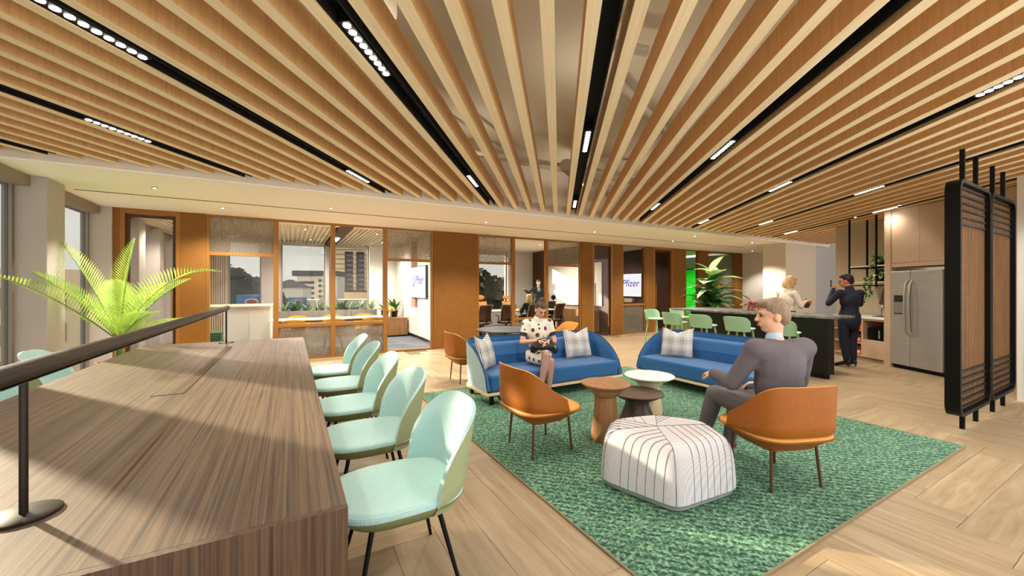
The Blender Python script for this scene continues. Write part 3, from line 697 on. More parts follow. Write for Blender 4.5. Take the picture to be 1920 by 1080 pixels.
# ------------------------------------------------------------------ bar island and stools
BARBLK = mat('black_laminate', '0f0d0c', .35)
STONE = mat('dark_stone_top', '5c5954', .25, kind='noise', col2='8d8a85', scale=(14, 14, 14), lo=.4, hi=.75)
t = thing('bar_island', 'long black bar island with thin stone top', 'counter')
MB().prism([(7.37, 2.95), (7.46, 2.90), (8.35, 5.36), (7.37, 5.38)], .08, .97).build('body', BARBLK, t, bevel=.003)
MB().prism([(7.42, 3.0), (7.48, 2.97), (8.25, 5.3), (7.42, 5.33)], 0, .08).build('plinth', BLACK_M, t)
MB().prism([(7.25, 2.82), (7.92, 2.80), (8.6, 5.8), (7.25, 5.8)], .97, 1.005).build('worktop', STONE, t, bevel=.004)
GREEN = mat('green_painted_wood', '8db28c', .5); GREEN_L = mat('green_seat_wood', 'a9cbae', .45)
def make_stool(label, loc, rz):
    t = thing('bar_stool', label, 'bar stool', loc, rz, 'green bar stools')
    ol = outline(.21, .20, 2.8); pad(MB(), ol, [(.9, .725), (1, .738), (1, .75), (.97, .757)]).build('seat', GREEN_L, t, smooth=40)
    P = arc_path(.215, .205, 3.0, rad(78), 24)
    o, i = shell(P, .70, .0, .71, lambda p: .735 + .215*max(0, 1-abs(p[2])**4)**.5, .016, .18)
    o.v += i.v; no = len(o.v)-len(i.v); o.f += [tuple(q+no for q in f) for f in i.f]
    o.build('backrest', GREEN, t, smooth=50)
    for sx_ in (-1, 1):
        for sy in (-1, 1): MB().tube([(sx_*.13, sy*.12, .735), (sx_*.205, sy*.195, 0)], [.019, .013], 10).build('leg', GREEN, t, smooth=40)
    for a, b in (((-.175, .17, .27), (.175, .17, .27)), ((-.175, -.17, .27), (.175, -.17, .27)), ((-.173, -.17, .3), (-.173, .17, .3)), ((.173, -.17, .3), (.173, .17, .3))):
        MB().tube([a, b], .009, 8).build('footrest', GREEN, t)
    return t
st = make_stool('green bar stool at the far corner of the island front', (6.98, 5.45, 0), -90)
for loc, rz, lb in (((6.9, 4.75, 0), -90, 'second green bar stool along the island front, below the leafy plant'), ((6.9, 4.05, 0), -90, 'third green bar stool along the island front'),
                    ((6.9, 3.35, 0), -90, 'green bar stool mostly hidden behind the seated man'), ((7.4, 6.3, 0), 180, 'green bar stool at the far end, by the glass door'),
                    ((8.25, 6.28, 0), 180, 'green bar stool at the far end of the island under its overhang')): dup(st, loc, rz, lb)

# ------------------------------------------------------------------ kitchen run, parallel to the view
CA = rad(29.4)
def K(d, r, z=0.): return (d*sin(CA)+r*cos(CA), d*cos(CA)-r*sin(CA), z)
KR = 60.6            # local +x: deeper along the run, local +y: into the room
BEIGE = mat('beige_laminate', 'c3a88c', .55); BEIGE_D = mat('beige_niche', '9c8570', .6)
LINEN = mat('linen_panel', 'b9aa92', .85, kind='weave', col2='c4b69f', scale=(120, 120, 120), bump=.15)
def kthing(name, label, cat, d, r, z=0., group=None, kind=None): return thing(name, label, cat, K(d, r, z), KR, group, kind)
t = kthing('wall_right', 'linen panelled kitchen wall behind the hanging shelves', 'wall', 7.37, 7.65, 0, kind='structure')
for i in range(4): bx('panel', LINEN, i*.48+.002, i*.48+.478, -.05, 0, 0, 2.88, t)
t = kthing('wall_kitchen', 'white column at the right edge behind the screens', 'wall', 4.0, 6.5, 0, kind='structure'); bx('column', WHITEW, 0, 1.06, -.9, 0, 0, 2.88, t)
t = kthing('fridge', 'stainless steel double door fridge with water dispenser', 'fridge', 6.37, 7.0)
bx('body', mat('fridge_side', '6f6b67', .5, .3), 0, .87, -.7, -.03, .06, 1.755, t); bx('kick_plate', BLACK_M, .01, .86, -.66, -.02, 0, .06, t)
dn_ = MB().box(.002, .512, -.03, .03, .07, 1.755).build('door', CHROME, t, bevel=.012); df = MB().box(.518, .868, -.03, .03, .07, 1.755).build('door', CHROME, t, bevel=.012)
for x, dd in ((.475, dn_), (.555, df)):
    MB().tube([(x, .03, .62), (x, .075, .68), (x, .095, .95), (x, .095, 1.3), (x, .075, 1.52), (x, .03, 1.58)], .015, 10).build('handle', CHROME, dd, smooth=50)
dp = bx('dispenser', mat('dispenser_dark', '3b3938', .3, .4), .60, .80, .028, .034, .98, 1.32, df); bx('dispenser_tray', mat('dispenser_pale', 'a7a29c', .3, .6), .61, .79, .03, .04, 1.0, 1.2, df)
t = kthing('cabinet_unit', 'beige housing with two upper doors around the fridge', 'cabinet', 5.25, 7.0)
bx('side_panel', BEIGE, 2.0, 2.12, -.65, .02, 0, 2.872, t); bx('side_panel', BEIGE, 1.02, 1.1, -.65, .0, 0, 1.83, t); bx('bridge', BEIGE, 1.02, 2.0, -.65, .0, 1.83, 1.90, t); bx('carcass', BEIGE, .0, 2.0, -.65, -.03, 1.9, 2.87, t)
for a, b in ((.515, 1.01), (1.014, 1.50), (1.504, 1.998)): bx('upper_door', BEIGE, a, b, -.03, 0, 1.905, 2.87, t)
for a, b in ((.0, .508), (.512, 1.015)): bx('tall_door', BEIGE, a, b, -.03, 0, .1, 1.895 if a > .4 else 2.87, t)
bx('carcass', BEIGE, 0, 1.015, -.65, -.03, 0, 1.9, t)
t = kthing('base_cabinet', 'beige base cabinet with microwave niche and snack shelves', 'cabinet', 7.38, 7.0)
bx('side', BEIGE, 0, .02, -.6, 0, .0, .84, t); bx('side', BEIGE, .46, .50, -.6, 0, .08, .84, t); bx('side', BEIGE, 1.16, 1.18, -.6, 0, .08, .84, t)
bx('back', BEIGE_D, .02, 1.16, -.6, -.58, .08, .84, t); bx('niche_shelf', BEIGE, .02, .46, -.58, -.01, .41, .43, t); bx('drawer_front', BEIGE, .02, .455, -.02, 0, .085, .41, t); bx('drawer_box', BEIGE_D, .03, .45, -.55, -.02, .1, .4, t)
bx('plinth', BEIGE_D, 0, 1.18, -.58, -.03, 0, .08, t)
for z in (.08, .33, .58): bx('shelf', BEIGE, .50, 1.16, -.58, -.005, z, z+.02, t)
bx('top_rail', BEIGE, .02, 1.16, -.58, 0, .81, .84, t)
tag(bx('worktop', mat('white_quartz', 'ece8e2', .3), 0, 1.2, -.62, .02, .842, .88, None, .004), 'white quartz worktop on the beige base cabinet', 'worktop')
o = bpy.data.objects['worktop.001'] if 'worktop.001' in bpy.data.objects else bpy.data.objects['worktop']; o.location = K(7.38, 7.0); o.rotation_euler = (0, 0, rad(KR))
t = kthing('microwave', 'black microwave in the kitchen niche', 'microwave', 7.44, 7.06, .431)
bx('body', BLACK, 0, .36, -.36, 0, 0, .24, t, .004); bx('door', mat('black_glass', '0b0b0c', .12), .08, .355, 0, .012, .01, .23, t); bx('handle', CHROME, .085, .1, .012, .03, .04, .2, t)
cols = ['d8641e', 'e0a020', 'b83a1c', 'd98f2a', 'c8502a', 'e3b24a']
snacks = ['orange snack box on the top cabinet shelf', 'yellow snack box on the top cabinet shelf', 'red snack box on the middle cabinet shelf', 'amber snack box on the middle cabinet shelf',
          'rust coloured snack box on the bottom cabinet shelf', 'pale yellow snack box on the bottom cabinet shelf']
for i in range(6):
    z = (.601, .351, .101)[i//2]; x = 7.92 + (i % 2)*.3
    t = kthing('snack_box', snacks[i], 'snack box', x, 7.05, z, 'snack boxes in the base cabinet')
    bx('carton', mat('snack_%d' % i, cols[i], .5), 0, .22, -.3, 0, 0, .15, t); bx('dark_band', BLACK_M, .0, .22, 0, .002, .105, .14, t); bx('print', mat('snack_print', 'f2dca8', .5), .05, .16, 0, .002, .03, .08, t)
t = kthing('monitor', 'thin dark monitor on a stand at the kitchen worktop', 'monitor', 7.78, 7.28, .88)
bx('stand_foot', BLACK, -.09, .09, -.07, .07, 0, .012, t); bx('stand_arm', CHROME, -.03, .03, -.015, .0, .012, .2, t)
sc_ = MB().box(-.26, .26, 0, .03, .18, .58).build('screen', BLACK, t, bevel=.004); sc_.rotation_euler = (rad(12), 0, rad(-35)); bx('chin', mat('pale_alu', 'd2d0cd', .4, .5), -.26, .26, .03, .034, .18, .24, sc_)
# hanging shelf frame
t = kthing('hanging_shelf', 'black metal hanging frame with two oak shelves', 'shelf', 7.40, 7.1)
for x, y in ((.26, 0), (.87, 0), (.26, -.4), (.9, -.4)): bx('post', BLACK, x-.013, x+.013, y-.013, y+.013, 1.47 if x < .5 else 1.5, 2.88, t)
for z in (1.5, 1.86): MB().box(0, .87, -.013, .013, z-.012, z+.012).box(0, .9, -.413, -.387, z-.012, z+.012).box(.86, .886, -.4, 0, z-.012, z+.012).build('crossbar', BLACK, t)
for z in (1.565, 1.885): bx('shelf_board', WOOD_PALE, 0.0, .88, -.4, .0, z-.012, z+.012, t)

# ------------------------------------------------------------------ slatted room dividers
SCRW = mat('divider_wood', '83603a', .5, kind='grain', col2='6a4828', scale=(30, 30, 1.2), lo=.3, hi=.7)
def rrect(w_, h_, r, n=8):
    pts = []
    for cx, cz, a0 in ((w_-r, h_-r, 0), (-w_+r, h_-r, 90), (-w_+r, -h_+r, 180), (w_-r, -h_+r, 270)):
        for i in range(n+1): a = rad(a0+90*i/n); pts.append((cx+r*cos(a), cz+r*sin(a)))
    return pts
def make_divider(label, loc):
    t = thing('room_divider', label, 'room divider', loc, 0, 'black framed slatted room dividers'); Wd, Hd, zc = .555, 1.18, 1.35
    o_, i_ = rrect(Wd, Hd, .12), rrect(Wd-.035, Hd-.035, .09); n = len(o_)
    rings = [[Vector((x, y_, zc+z)) for x, z in pl] for pl, y_ in ((o_, -.055), (o_, .055), (i_, .055), (i_, -.055), (o_, -.055))]
    MB().loft(rings, cap=False).build('frame', BLACK, t, smooth=30)
    mb = MB()
    for i in range(19): x = -Wd+.06+i*(2*Wd-.12)/18; mb.box(x-.012, x+.012, -.012, .012, zc-Hd+.04, zc+Hd-.04)
    s_ = mb.build('vertical_slats', SCRW, t); s_['kind'] = 'stuff'
    for sg in (-1, 1):
        mb = MB()
        for k in range(6):
            z = zc + sg*(Hd-.07-k*.072); mb.box(-Wd+.035, Wd-.035, -.026, -.012, z-.011, z+.011).box(-Wd+.035, Wd-.035, .012, .026, z-.008, z+.008)
        mb.build('woven_lattice', BLACK, t)
    for x in (-.235, .235):
        bx('post', BLACK, x-.018, x+.018, -.018, .018, 0, zc-Hd+.01, t); bx('post', BLACK, x-.018, x+.018, -.018, .018, zc+Hd-.01, 2.878, t)
    return t
d0 = make_divider('black framed slatted divider nearer the fridge doors', (6.265, 1.25, 0))
dup(d0, (7.405, 1.25, 0), 0, 'black framed slatted divider at the right picture edge')

# ------------------------------------------------------------------ plants
def leaf_mesh(mb, M, L, Wd, bend, n=6, fold=.15, tip=1.0):
    def f(u, v):
        s_ = u; a = bend*s_; x = (2*v-1)*Wd*(sin(pi*min(1, s_**.8*.97+.03))**.75)*.5
        return M @ Vector((x, L*s_*cos(a*.6), L*s_*sin(a*.6)*-1 + abs(2*v-1)*fold*Wd*.5))
    mb.grid(f, n, 4)
def orient(pos, az, el, roll=0):
    return Matrix.Translation(pos) @ Matrix.Rotation(rad(az), 4, 'Z') @ Matrix.Rotation(rad(el), 4, 'X') @ Matrix.Rotation(rad(roll), 4, 'Y')
PALM = mat('palm_leaf', 'b4cc62', .5, kind='noise', col2='86ad42', scale=(6, 6, 6), trans=.45); STEM = mat('plant_stem', '55702e', .6)
SOIL = mat('soil', '3a2a1e', .95); TERRA = mat('terracotta', 'a5562f', .75)
def frond(parent, base, az, el, L, droop, Wl, nl=34, m=PALM, w=.03):
    ax = Vector((-sin(rad(az)), cos(rad(az)), 0)); pts = []
    for i in range(nl+6):
        s_ = i/(nl+5); e_ = rad(el) - droop*s_**1.6
        p = pts[-1] + (ax*cos(e_) + Vector((0, 0, 1))*sin(e_))*L/(nl+5) if pts else Vector(base); pts.append(p)
    mb = MB(); side = Vector((cos(rad(az)), sin(rad(az)), 0))
    for i in range(4, nl+5):
        s_ = i/(nl+5); d = (pts[i+1]-pts[i]).normalized() if i < nl+5 else (pts[i]-pts[i-1]).normalized(); up = side.cross(d)
        ln = Wl*(sin(pi*min(1, .12+s_*.86))**.95)
        for sg in (-1, 1):
            q = (side*sg*.72 + d*.62 + up*.28).normalized(); wv = d*w*.5
            a, b, c = pts[i], pts[i] + q*ln*.5 + up*.015*ln, pts[i] + q*ln - Vector((0, 0, .12*ln))
            mb.add([a-wv*.5, a+wv*.5, b-wv, b+wv, c], [(0, 1, 3, 2), (2, 3, 4)])
    o = mb.build('frond', m, parent, fix=False); MB().tube(pts[::3]+[pts[-1]], [.009*(1-.8*k/(len(pts[::3]))) for k in range(len(pts[::3])+1)], 5).build('rachis', STEM, o)
t = thing('potted_palm', 'bright green potted palm by the left windows', 'palm', (-2.05, 7.35, 0))
MB().lathe([(.17, 0), (.19, .02), (.23, .42), (.235, .45), (.215, .45), (.21, .40)], 28).build('pot', TERRA, t, smooth=40); MB().lathe([(.212, .395), (.212, .41)], 20).build('soil', SOIL, t)
MB().tube([(0, 0, .4), (.01, 0, .75)], [.05, .035], 8).build('trunk', STEM, t)
for az, el, L, dr, wl_ in ((150, 42, 1.55, .35, .42), (92, 72, 1.5, .22, .44), (-60, 86, 1.45, .12, .42), (-114, 64, 1.75, 1.25, .46), (-100, 58, 1.2, .5, .42), (-125, 24, 1.15, .35, .30),
                           (20, 66, 1.1, .6, .34), (-30, 60, 1.15, .6, .34), (128, 58, 1.25, .4, .40), (-140, 40, .95, .6, .3)):
    frond(t, (0, 0, .72), az, el, L, dr, wl_, 38, PALM, .021)
LEAF = mat('dark_leaf', '2c5a24', .45, kind='noise', col2='3d7230', scale=(9, 9, 9), trans=.2)
LEAF_L = mat('pale_leaf', '8fb867', .45, kind='noise', col2='b3cf8d', scale=(7, 7, 7), trans=.3)
FERN = mat('fern_leaf', '24481c', .5, trans=.2); COPPER = mat('copper_leaf', '96452c', .5, kind='noise', col2='7a3422', scale=(20, 20, 20), trans=.15)
t = thing('leafy_plant', 'large mixed leafy plant with pale broad leaves at the bar end', 'plant', (9.0, 6.0, 0))
MB().lathe([(.24, 0), (.3, .04), (.34, .72), (.32, .74), (.3, .68)], 28).build('planter', BLACK, t, smooth=40); MB().lathe([(.3, .66), (.3, .69)], 20).build('soil', SOIL, t)
MB().tube([(0, 0, .68), (0, 0, 1.9)], [.03, .015], 8).build('stem', STEM, t)
for az, el, z, L, Wd, mt in ((150, 35, 1.75, .62, .46, LEAF_L), (110, 25, 1.55, .72, .42, LEAF_L), (215, 30, 1.62, .7, .42, LEAF_L), (185, 75, 1.85, .5, .32, LEAF_L), (60, 40, 1.8, .45, .28, LEAF_L), (-60, 50, 1.8, .42, .26, LEAF_L),
                             (105, 18, 1.35, .95, .16, LEAF_L), (250, 22, 1.2, .9, .17, LEAF_L), (235, 30, 1.3, .8, .16, LEAF_L), (20, 60, 1.8, .5, .25, LEAF), (-20, 30, 1.6, .6, .3, LEAF),
                             (170, 10, 1.2, .55, .22, LEAF), (200, 5, 1.05, .55, .22, LEAF_L), (130, 12, 1.1, .6, .25, LEAF), (160, -10, .98, .5, .2, LEAF), (260, -5, 1.1, .6, .22, LEAF), (225, -15, 1.0, .5, .16, LEAF_L)):
    mb = MB(); leaf_mesh(mb, orient((0, 0, z), az, el), L, Wd, .8); mb.build('leaf', mt, t, smooth=60, fix=False)
for i in range(34):
    mb = MB(); leaf_mesh(mb, orient((RN.uniform(-.15, .15), RN.uniform(-.15, .15), RN.uniform(.8, 1.5)), RN.uniform(0, 360), RN.uniform(5, 65)), RN.uniform(.4, .62), RN.uniform(.14, .24), .9); mb.build('leaf', LEAF, t, smooth=60, fix=False)
for i in range(22): frond(t, (0, 0, .75+.5*RN.random()), 360*i/22+RN.uniform(-9, 9), RN.uniform(25, 72), RN.uniform(.65, 1.0), RN.uniform(.9, 1.6), .2, 22, FERN, .022)
t = thing('copper_plant', 'small copper leaved plant in a white pot on the bar', 'plant', (8.0, 4.45, 1.005))
MB().lathe([(.05, 0), (.075, .11), (.07, .11), (.065, .095)], 20).build('pot', mat('white_pot', 'e6ded2', .4), t, smooth=40)
for i in range(14):
    mb = MB(); leaf_mesh(mb, orient((0, 0, .1), 360*i/14+RN.uniform(-8, 8), RN.uniform(8, 70)), RN.uniform(.22, .34), .085, 1.3); mb.build('leaf', COPPER, t, smooth=60, fix=False)
def vine(name, label, d, r, z, nv, trail):
    t = kthing(name, label, 'plant', d, r, z)
    MB().lathe([(.07, 0), (.095, .12), (.09, .12), (.085, .1)], 18).build('pot', BLACK, t, smooth=40)
    for i in range(46):
        az = RN.uniform(0, 360); rr = RN.uniform(.02, .15); mb = MB()
        leaf_mesh(mb, orient((rr*cos(rad(az)), rr*sin(rad(az)), .12+RN.uniform(-.04, .12)), az-90, RN.uniform(-25, 50)), RN.uniform(.07, .12), .07, 1.2, 3); mb.build('leaf', LEAF if i % 4 else LEAF_L, t, fix=False)
    for v in range(nv):
        y = .13 + .03*RN.random(); x = RN.uniform(-.05, .2); ln = trail*RN.uniform(.5, 1); pts = [(x*.3, .05, .12), (x*.7, y*.8, .13)] + [(x+.02*sin(5*k), y+.01*cos(4*k), .08-ln*k/8) for k in range(9)]
        vn = MB().tube(pts, .003, 4).build('vine', STEM, t); mb = MB()
        for k in range(2, 11):
            for sg in (0, 180): leaf_mesh(mb, orient(pts[k], sg+RN.uniform(-60, 60), RN.uniform(-60, -10)), .055, .045, 1, 2)
        mb.build('vine_leaves', LEAF_L if v % 2 else LEAF, vn, fix=False)
vine('shelf_plant', 'bushy pothos on the upper kitchen shelf', 7.68, 7.25, 1.898, 2, .12)
vine('trailing_plant', 'trailing pothos hanging from the lower kitchen shelf', 7.72, 7.25, 1.578, 5, .62)

# wall washers above the kitchen run
for d_, r_, e, lb in ((6.75, 6.66, 3.5, 'downlight above the fridge doors'), (7.9, 6.9, 16, 'downlight above the hanging kitchen shelf'), (5.6, 6.66, 3.5, 'downlight above the tall kitchen doors'), (4.6, 6.2, 24, 'downlight beside the white column')):
    downlight(lb, K(d_, r_, 2.872), e, 75, K(d_, r_+.22, 1.0))
# ------------------------------------------------------------------ cafe room
WHITE_L = mat('white_laminate', 'e3ddd6', .5); GREYB = mat('planter_board', '8d857b', .75, kind='grain', col2='7a7268', scale=(20, 20, 2))
t = thing('wall_cabinet', 'white cafe wall cabinets with brown niche around the screen', 'cabinet')
bx('carcass', WHITE_L, 3.15, 3.54, 9.2, 13.62, .1, 2.8, t); bx('plinth', BRONZE_DK, 3.2, 3.54, 9.2, 13.62, 0, .1, t)
for a, b in ((9.2, 9.95), (9.955, 10.8), (10.805, 11.65), (11.655, 12.6), (12.605, 13.6)): bx('lower_door', WHITE_L, 3.125, 3.15, a, b, .11, .89, t)
for a, b in ((9.2, 9.95), (9.955, 11.0), (11.655, 12.6), (12.605, 13.6)): bx('upper_door', WHITE_L, 3.125, 3.15, a, b, .9, 2.79, t)
bx('niche_back', mat('niche_brown', '7a3f1c', .5), 3.135, 3.15, 11.0, 11.655, .9, 2.79, t)
LOGO_B = emat('logo_blue', '8fc0ea', .6); LOGO_P = emat('logo_violet', '4a1fa8', .6); SCREEN = emat('lit_screen', 'f6f3f8', .58)
def text_mesh(txt, size, shear):
    c = bpy.data.curves.new('t', 'FONT'); c.body = txt; c.size = size; c.shear = shear; c.align_x = 'LEFT'; c.extrude = .001
    o = bpy.data.objects.new('t', c); COL.objects.link(o); dg = bpy.context.evaluated_depsgraph_get(); me = bpy.data.meshes.new_from_object(o.evaluated_get(dg))
    bpy.data.objects.remove(o); bpy.data.curves.remove(c); return me
def wall_screen(label, loc, Wd, Hd, tx, swirl, size):
    """flat screen facing -x; local x runs left to right for the viewer"""
    t = thing('wall_screen', label, 'screen', loc); t.rotation_euler = (rad(90), 0, rad(-90))
    MB().box(-Wd/2, Wd/2, -Hd/2, Hd/2, -.05, 0).build('bezel', BLACK, t); p = MB().box(-Wd/2+.012, Wd/2-.012, -Hd/2+.015, Hd/2-.015, 0, .004).build('display', SCREEN, t)
    o = obj('lettering', text_mesh('Pfizer', size, .22), LOGO_P, p); o.location = (tx, -.05, .005); o['label'] = 'violet word Pfizer'
    for k, (a0, m) in enumerate(((40, LOGO_B), (220, LOGO_P))):
        mb = MB(); q = []
        for i in range(15):
            a = rad(a0+190*i/14); w_ = .055*sin(pi*i/14)+.006; q.append((Vector((swirl+cos(a)*(.085-w_*.5), .02+sin(a)*(.13-w_*.5), .005)), Vector((swirl+cos(a)*(.085+w_*.5), .02+sin(a)*(.13+w_*.5), .005))))
        mb.add([x for pr in q for x in pr], [(2*i, 2*i+1, 2*i+3, 2*i+2) for i in range(14)]); mb.build('emblem', m, p, fix=False)
    return t
wall_screen('white screen with Pfizer emblem on the cafe cabinets', (3.06, 10.78, 1.61), 1.55, .88, -.2, -.38, .33)
wall_screen('white screen with Pfizer lettering on the dark walnut wall', (11.49, 11.25, 1.56), 1.55, .9, -.22, -.5, .38)
t = thing('cafe_counter', 'white panelled serving counter with pale wood top in the cafe', 'counter', (-1.25, 10.4, 0))
for a, b in ((0, .44), (.445, .85)): bx('front_panel', WHITE_L, a, b, 0, .02, .02, 1.01, t)
bx('body', WHITE_L, 0, .85, .02, 1.4, 0, 1.01, t); bx('worktop', WOOD_PALE, -.4, .87, -.04, 1.5, 1.012, 1.05, t)
t = thing('waste_bin', 'dark green lidded bin beside the cafe counter', 'bin', (-1.42, 10.1, 0)); BING = mat('bin_green', '2f5138', .5)
MB().loft([[Vector((x*k, y*k, z)) for x, y in ((-.18, -.15), (.18, -.15), (.18, .15), (-.18, .15))] for k, z in ((.85, 0), (1, .5))]).build('body', BING, t, bevel=.015); MB().box(-.19, .19, -.16, .16, .505, .55).build('lid', mat('bin_lid', '44704c', .45), t, bevel=.015)
bx('pedal', BLACK, -.05, .05, -.2, -.13, .02, .035, t)
t = thing('cafe_table', 'long pale oak cafe table with dark edge', 'table', (.8, 9.98, 0))
MB().box(-1.2, 1.2, -.33, .33, .735, .76).build('tabletop', WOOD_PALE, t, bevel=.004); bx('edge', BRONZE_DK, -1.1, 1.1, -.34, .34, .70, .735, t)
for x in (-.9, .9):
    for y in (-.3, .3): MB().tube([(x, y, .70), (x*1.1, y*1.1, 0)], [.025, .018], 8).build('leg', WOOD_MID, t)
YEL = mat('mustard_shell', 'd9a63c', .5); YEL_D = mat('ochre_shell', 'b9832a', .55)
def make_cafe_chair(label, loc, rz):
    t = thing('cafe_chair', label, 'chair', loc, rz, 'mustard cafe chairs'); P = arc_path(.24, .23, 2.4, rad(95), 20)
    o, i = shell(P, .42, .03, .45, lambda p: .46 + .33*math.sqrt(max(0, 1-abs(p[2])**2)), .015, .12); o.build('shell', YEL_D, t, smooth=50); i.build('inner_shell', YEL, t, smooth=50)
    pad(MB(), outline(.235, .225, 2.4, 24), [(.85, .42), (1, .445), (.97, .46)]).build('seat', YEL, t, smooth=40)
    for sx_ in (-1, 1):
        for sy in (-1, 1): MB().tube([(sx_*.13, sy*.13, .43), (sx_*.21, sy*.21, 0)], .011, 6).build('leg', BLACK, t)
    return t
cc = make_cafe_chair('mustard cafe chair on the near left of the cafe table', (.05, 9.5, 0), 0)
for loc, rz, lb in (((.82, 9.5, 0), 0, 'mustard cafe chair at the near middle of the cafe table'), ((1.62, 9.5, 0), 0, 'mustard cafe chair on the near right of the cafe table'),
                    ((.15, 10.5, 0), 180, 'mustard cafe chair on the far left, back to the planter'), ((.9, 10.5, 0), 180, 'mustard cafe chair at the far middle, back to the planter'), ((1.65, 10.5, 0), 180, 'mustard cafe chair on the far right, back to the planter')): dup(cc, loc, rz, lb)
t = thing('window_planter', 'long grey boarded planter under the cafe windows', 'planter', (0, 12.7, 0))
for i in range(18): bx('board', GREYB, -.32+i*.148, -.32+i*.148+.144, 0, .02, .1, .80, t)
bx('box', GREYB, -.32, 2.34, .02, .45, .0, .76, t); bx('soil', SOIL, -.3, 2.32, .03, .43, .76, .775, t)
AG = mat('agave_leaf', '6f8f58', .5, kind='noise', col2='8fa874', scale=(8, 8, 8), trans=.2)
pl_l = ['spiky agave', 'dark leafy shrub', 'pale agave clump', 'upright snake plant']
pos_l = ['at the left end', 'second from the left', 'third from the left', 'left of the middle mullion', 'under the middle mullion', 'right of the middle mullion', 'third from the right', 'second from the right', 'at the right end']
for i in range(9):
    k = i % 4; t = thing(('agave_plant', 'leafy_shrub', 'agave_plant', 'snake_plant')[k], pl_l[k] + ' ' + pos_l[i] + ' of the cafe planter', 'plant', (-.12+i*.29, 12.92, .775), 0, 'plants in the cafe planter')
    for j in range(11 if k != 1 else 18):
        mb = MB(); leaf_mesh(mb, orient((RN.uniform(-.05, .05), RN.uniform(-.05, .05), 0), RN.uniform(0, 360), RN.uniform(35, 85) if k != 3 else RN.uniform(70, 88)), RN.uniform(.22, .42), .07 if k != 1 else .1, .5, 4)
        mb.build('leaf', LEAF if k == 1 else AG, t, fix=False)
t = thing('wooden_box_bench', 'walnut box bench at the end of the cafe planter', 'bench', (2.72, 12.2, 0)); bx('body', WOOD_MID, -.36, .36, -.3, .35, .05, .53, t); bx('top', WOOD_MID, -.37, .37, -.31, .36, .53, .56, t); bx('plinth', BLACK_M, -.33, .33, -.27, .3, 0, .05, t)
t = thing('table_lamp', 'small brass mushroom lamp on the walnut box bench', 'lamp', (2.62, 12.05, .56)); BRASS = mat('brass', 'a88c4c', .3, .8)
MB().lathe([(.07, 0), (.07, .01), (.02, .03), (.016, .22)], 18).build('base', BRASS, t, smooth=40); MB().lathe([(.13, .2), (.125, .25), (.09, .31), (.03, .345), (.005, .35)], 24).build('lamp_shade', BRASS, t, smooth=50)
for i, (x, y, lb) in enumerate(((2.52, 12.42, 'dark glossy potted plant left behind the mushroom lamp'), (2.8, 12.42, 'dark glossy potted plant right behind the mushroom lamp'))):
    t = thing('potted_plant', lb, 'plant', (x, y, .56), 0, 'dark plants behind the lamp'); MB().lathe([(.09, 0), (.12, .2), (.11, .2)], 16).build('pot', BLACK, t, smooth=40)
    for j in range(16): mb = MB(); leaf_mesh(mb, orient((0, 0, .18), RN.uniform(0, 360), RN.uniform(25, 85)), RN.uniform(.3, .5), .1, .7, 4); mb.build('leaf', LEAF, t, fix=False)

# ------------------------------------------------------------------ meeting rooms
t = thing('whiteboard', 'long whiteboard on the walnut meeting room wall', 'whiteboard', (8.64, 11.1, 1.58))
bx('board', mat('whiteboard_white', 'efeae4', .4), -.02, 0, -1.6, 1.6, -.69, .69, t); MB().box(-.026, 0, -1.62, -1.6, -.71, .71).box(-.026, 0, 1.6, 1.62, -.71, .71).box(-.026, 0, -1.6, 1.6, .69, .71).box(-.026, 0, -1.6, 1.6, -.71, -.69).build('frame', CHROME, t); bx('pen_tray', CHROME, -.08, -.02, -.6, .6, -.72, -.7, t)
t = thing('sideboard', 'low oak sideboard under the whiteboard', 'sideboard', (8.38, 10.9, 0)); bx('body', WOOD_MID, -.2, .24, -1.3, 1.3, .06, .76, t); bx('plinth', BLACK_M, -.15, .22, -1.25, 1.25, 0, .06, t)
for i in range(5): bx('door', WOOD_MID, -.22, -.2, -1.3+i*.52+.003, -1.3+(i+1)*.52-.003, .07, .755, t)
t = thing('meeting_table', 'long pale meeting table behind the office chairs', 'table', (6.1, 11.0, 0)); MB().box(-1.6, 1.6, -.5, .5, .72, .75).build('tabletop', WOOD_PALE, t, bevel=.004)
for x in (-1.2, 1.2): bx('leg_frame', BLACK, x-.03, x+.03, -.4, .4, 0, .72, t)
OFFB = mat('brown_mesh', '3b1f14', .6, kind='weave', col2='512c1c', scale=(120, 120, 120)); OFFT = mat('tan_mesh', 'bf7d36', .55)
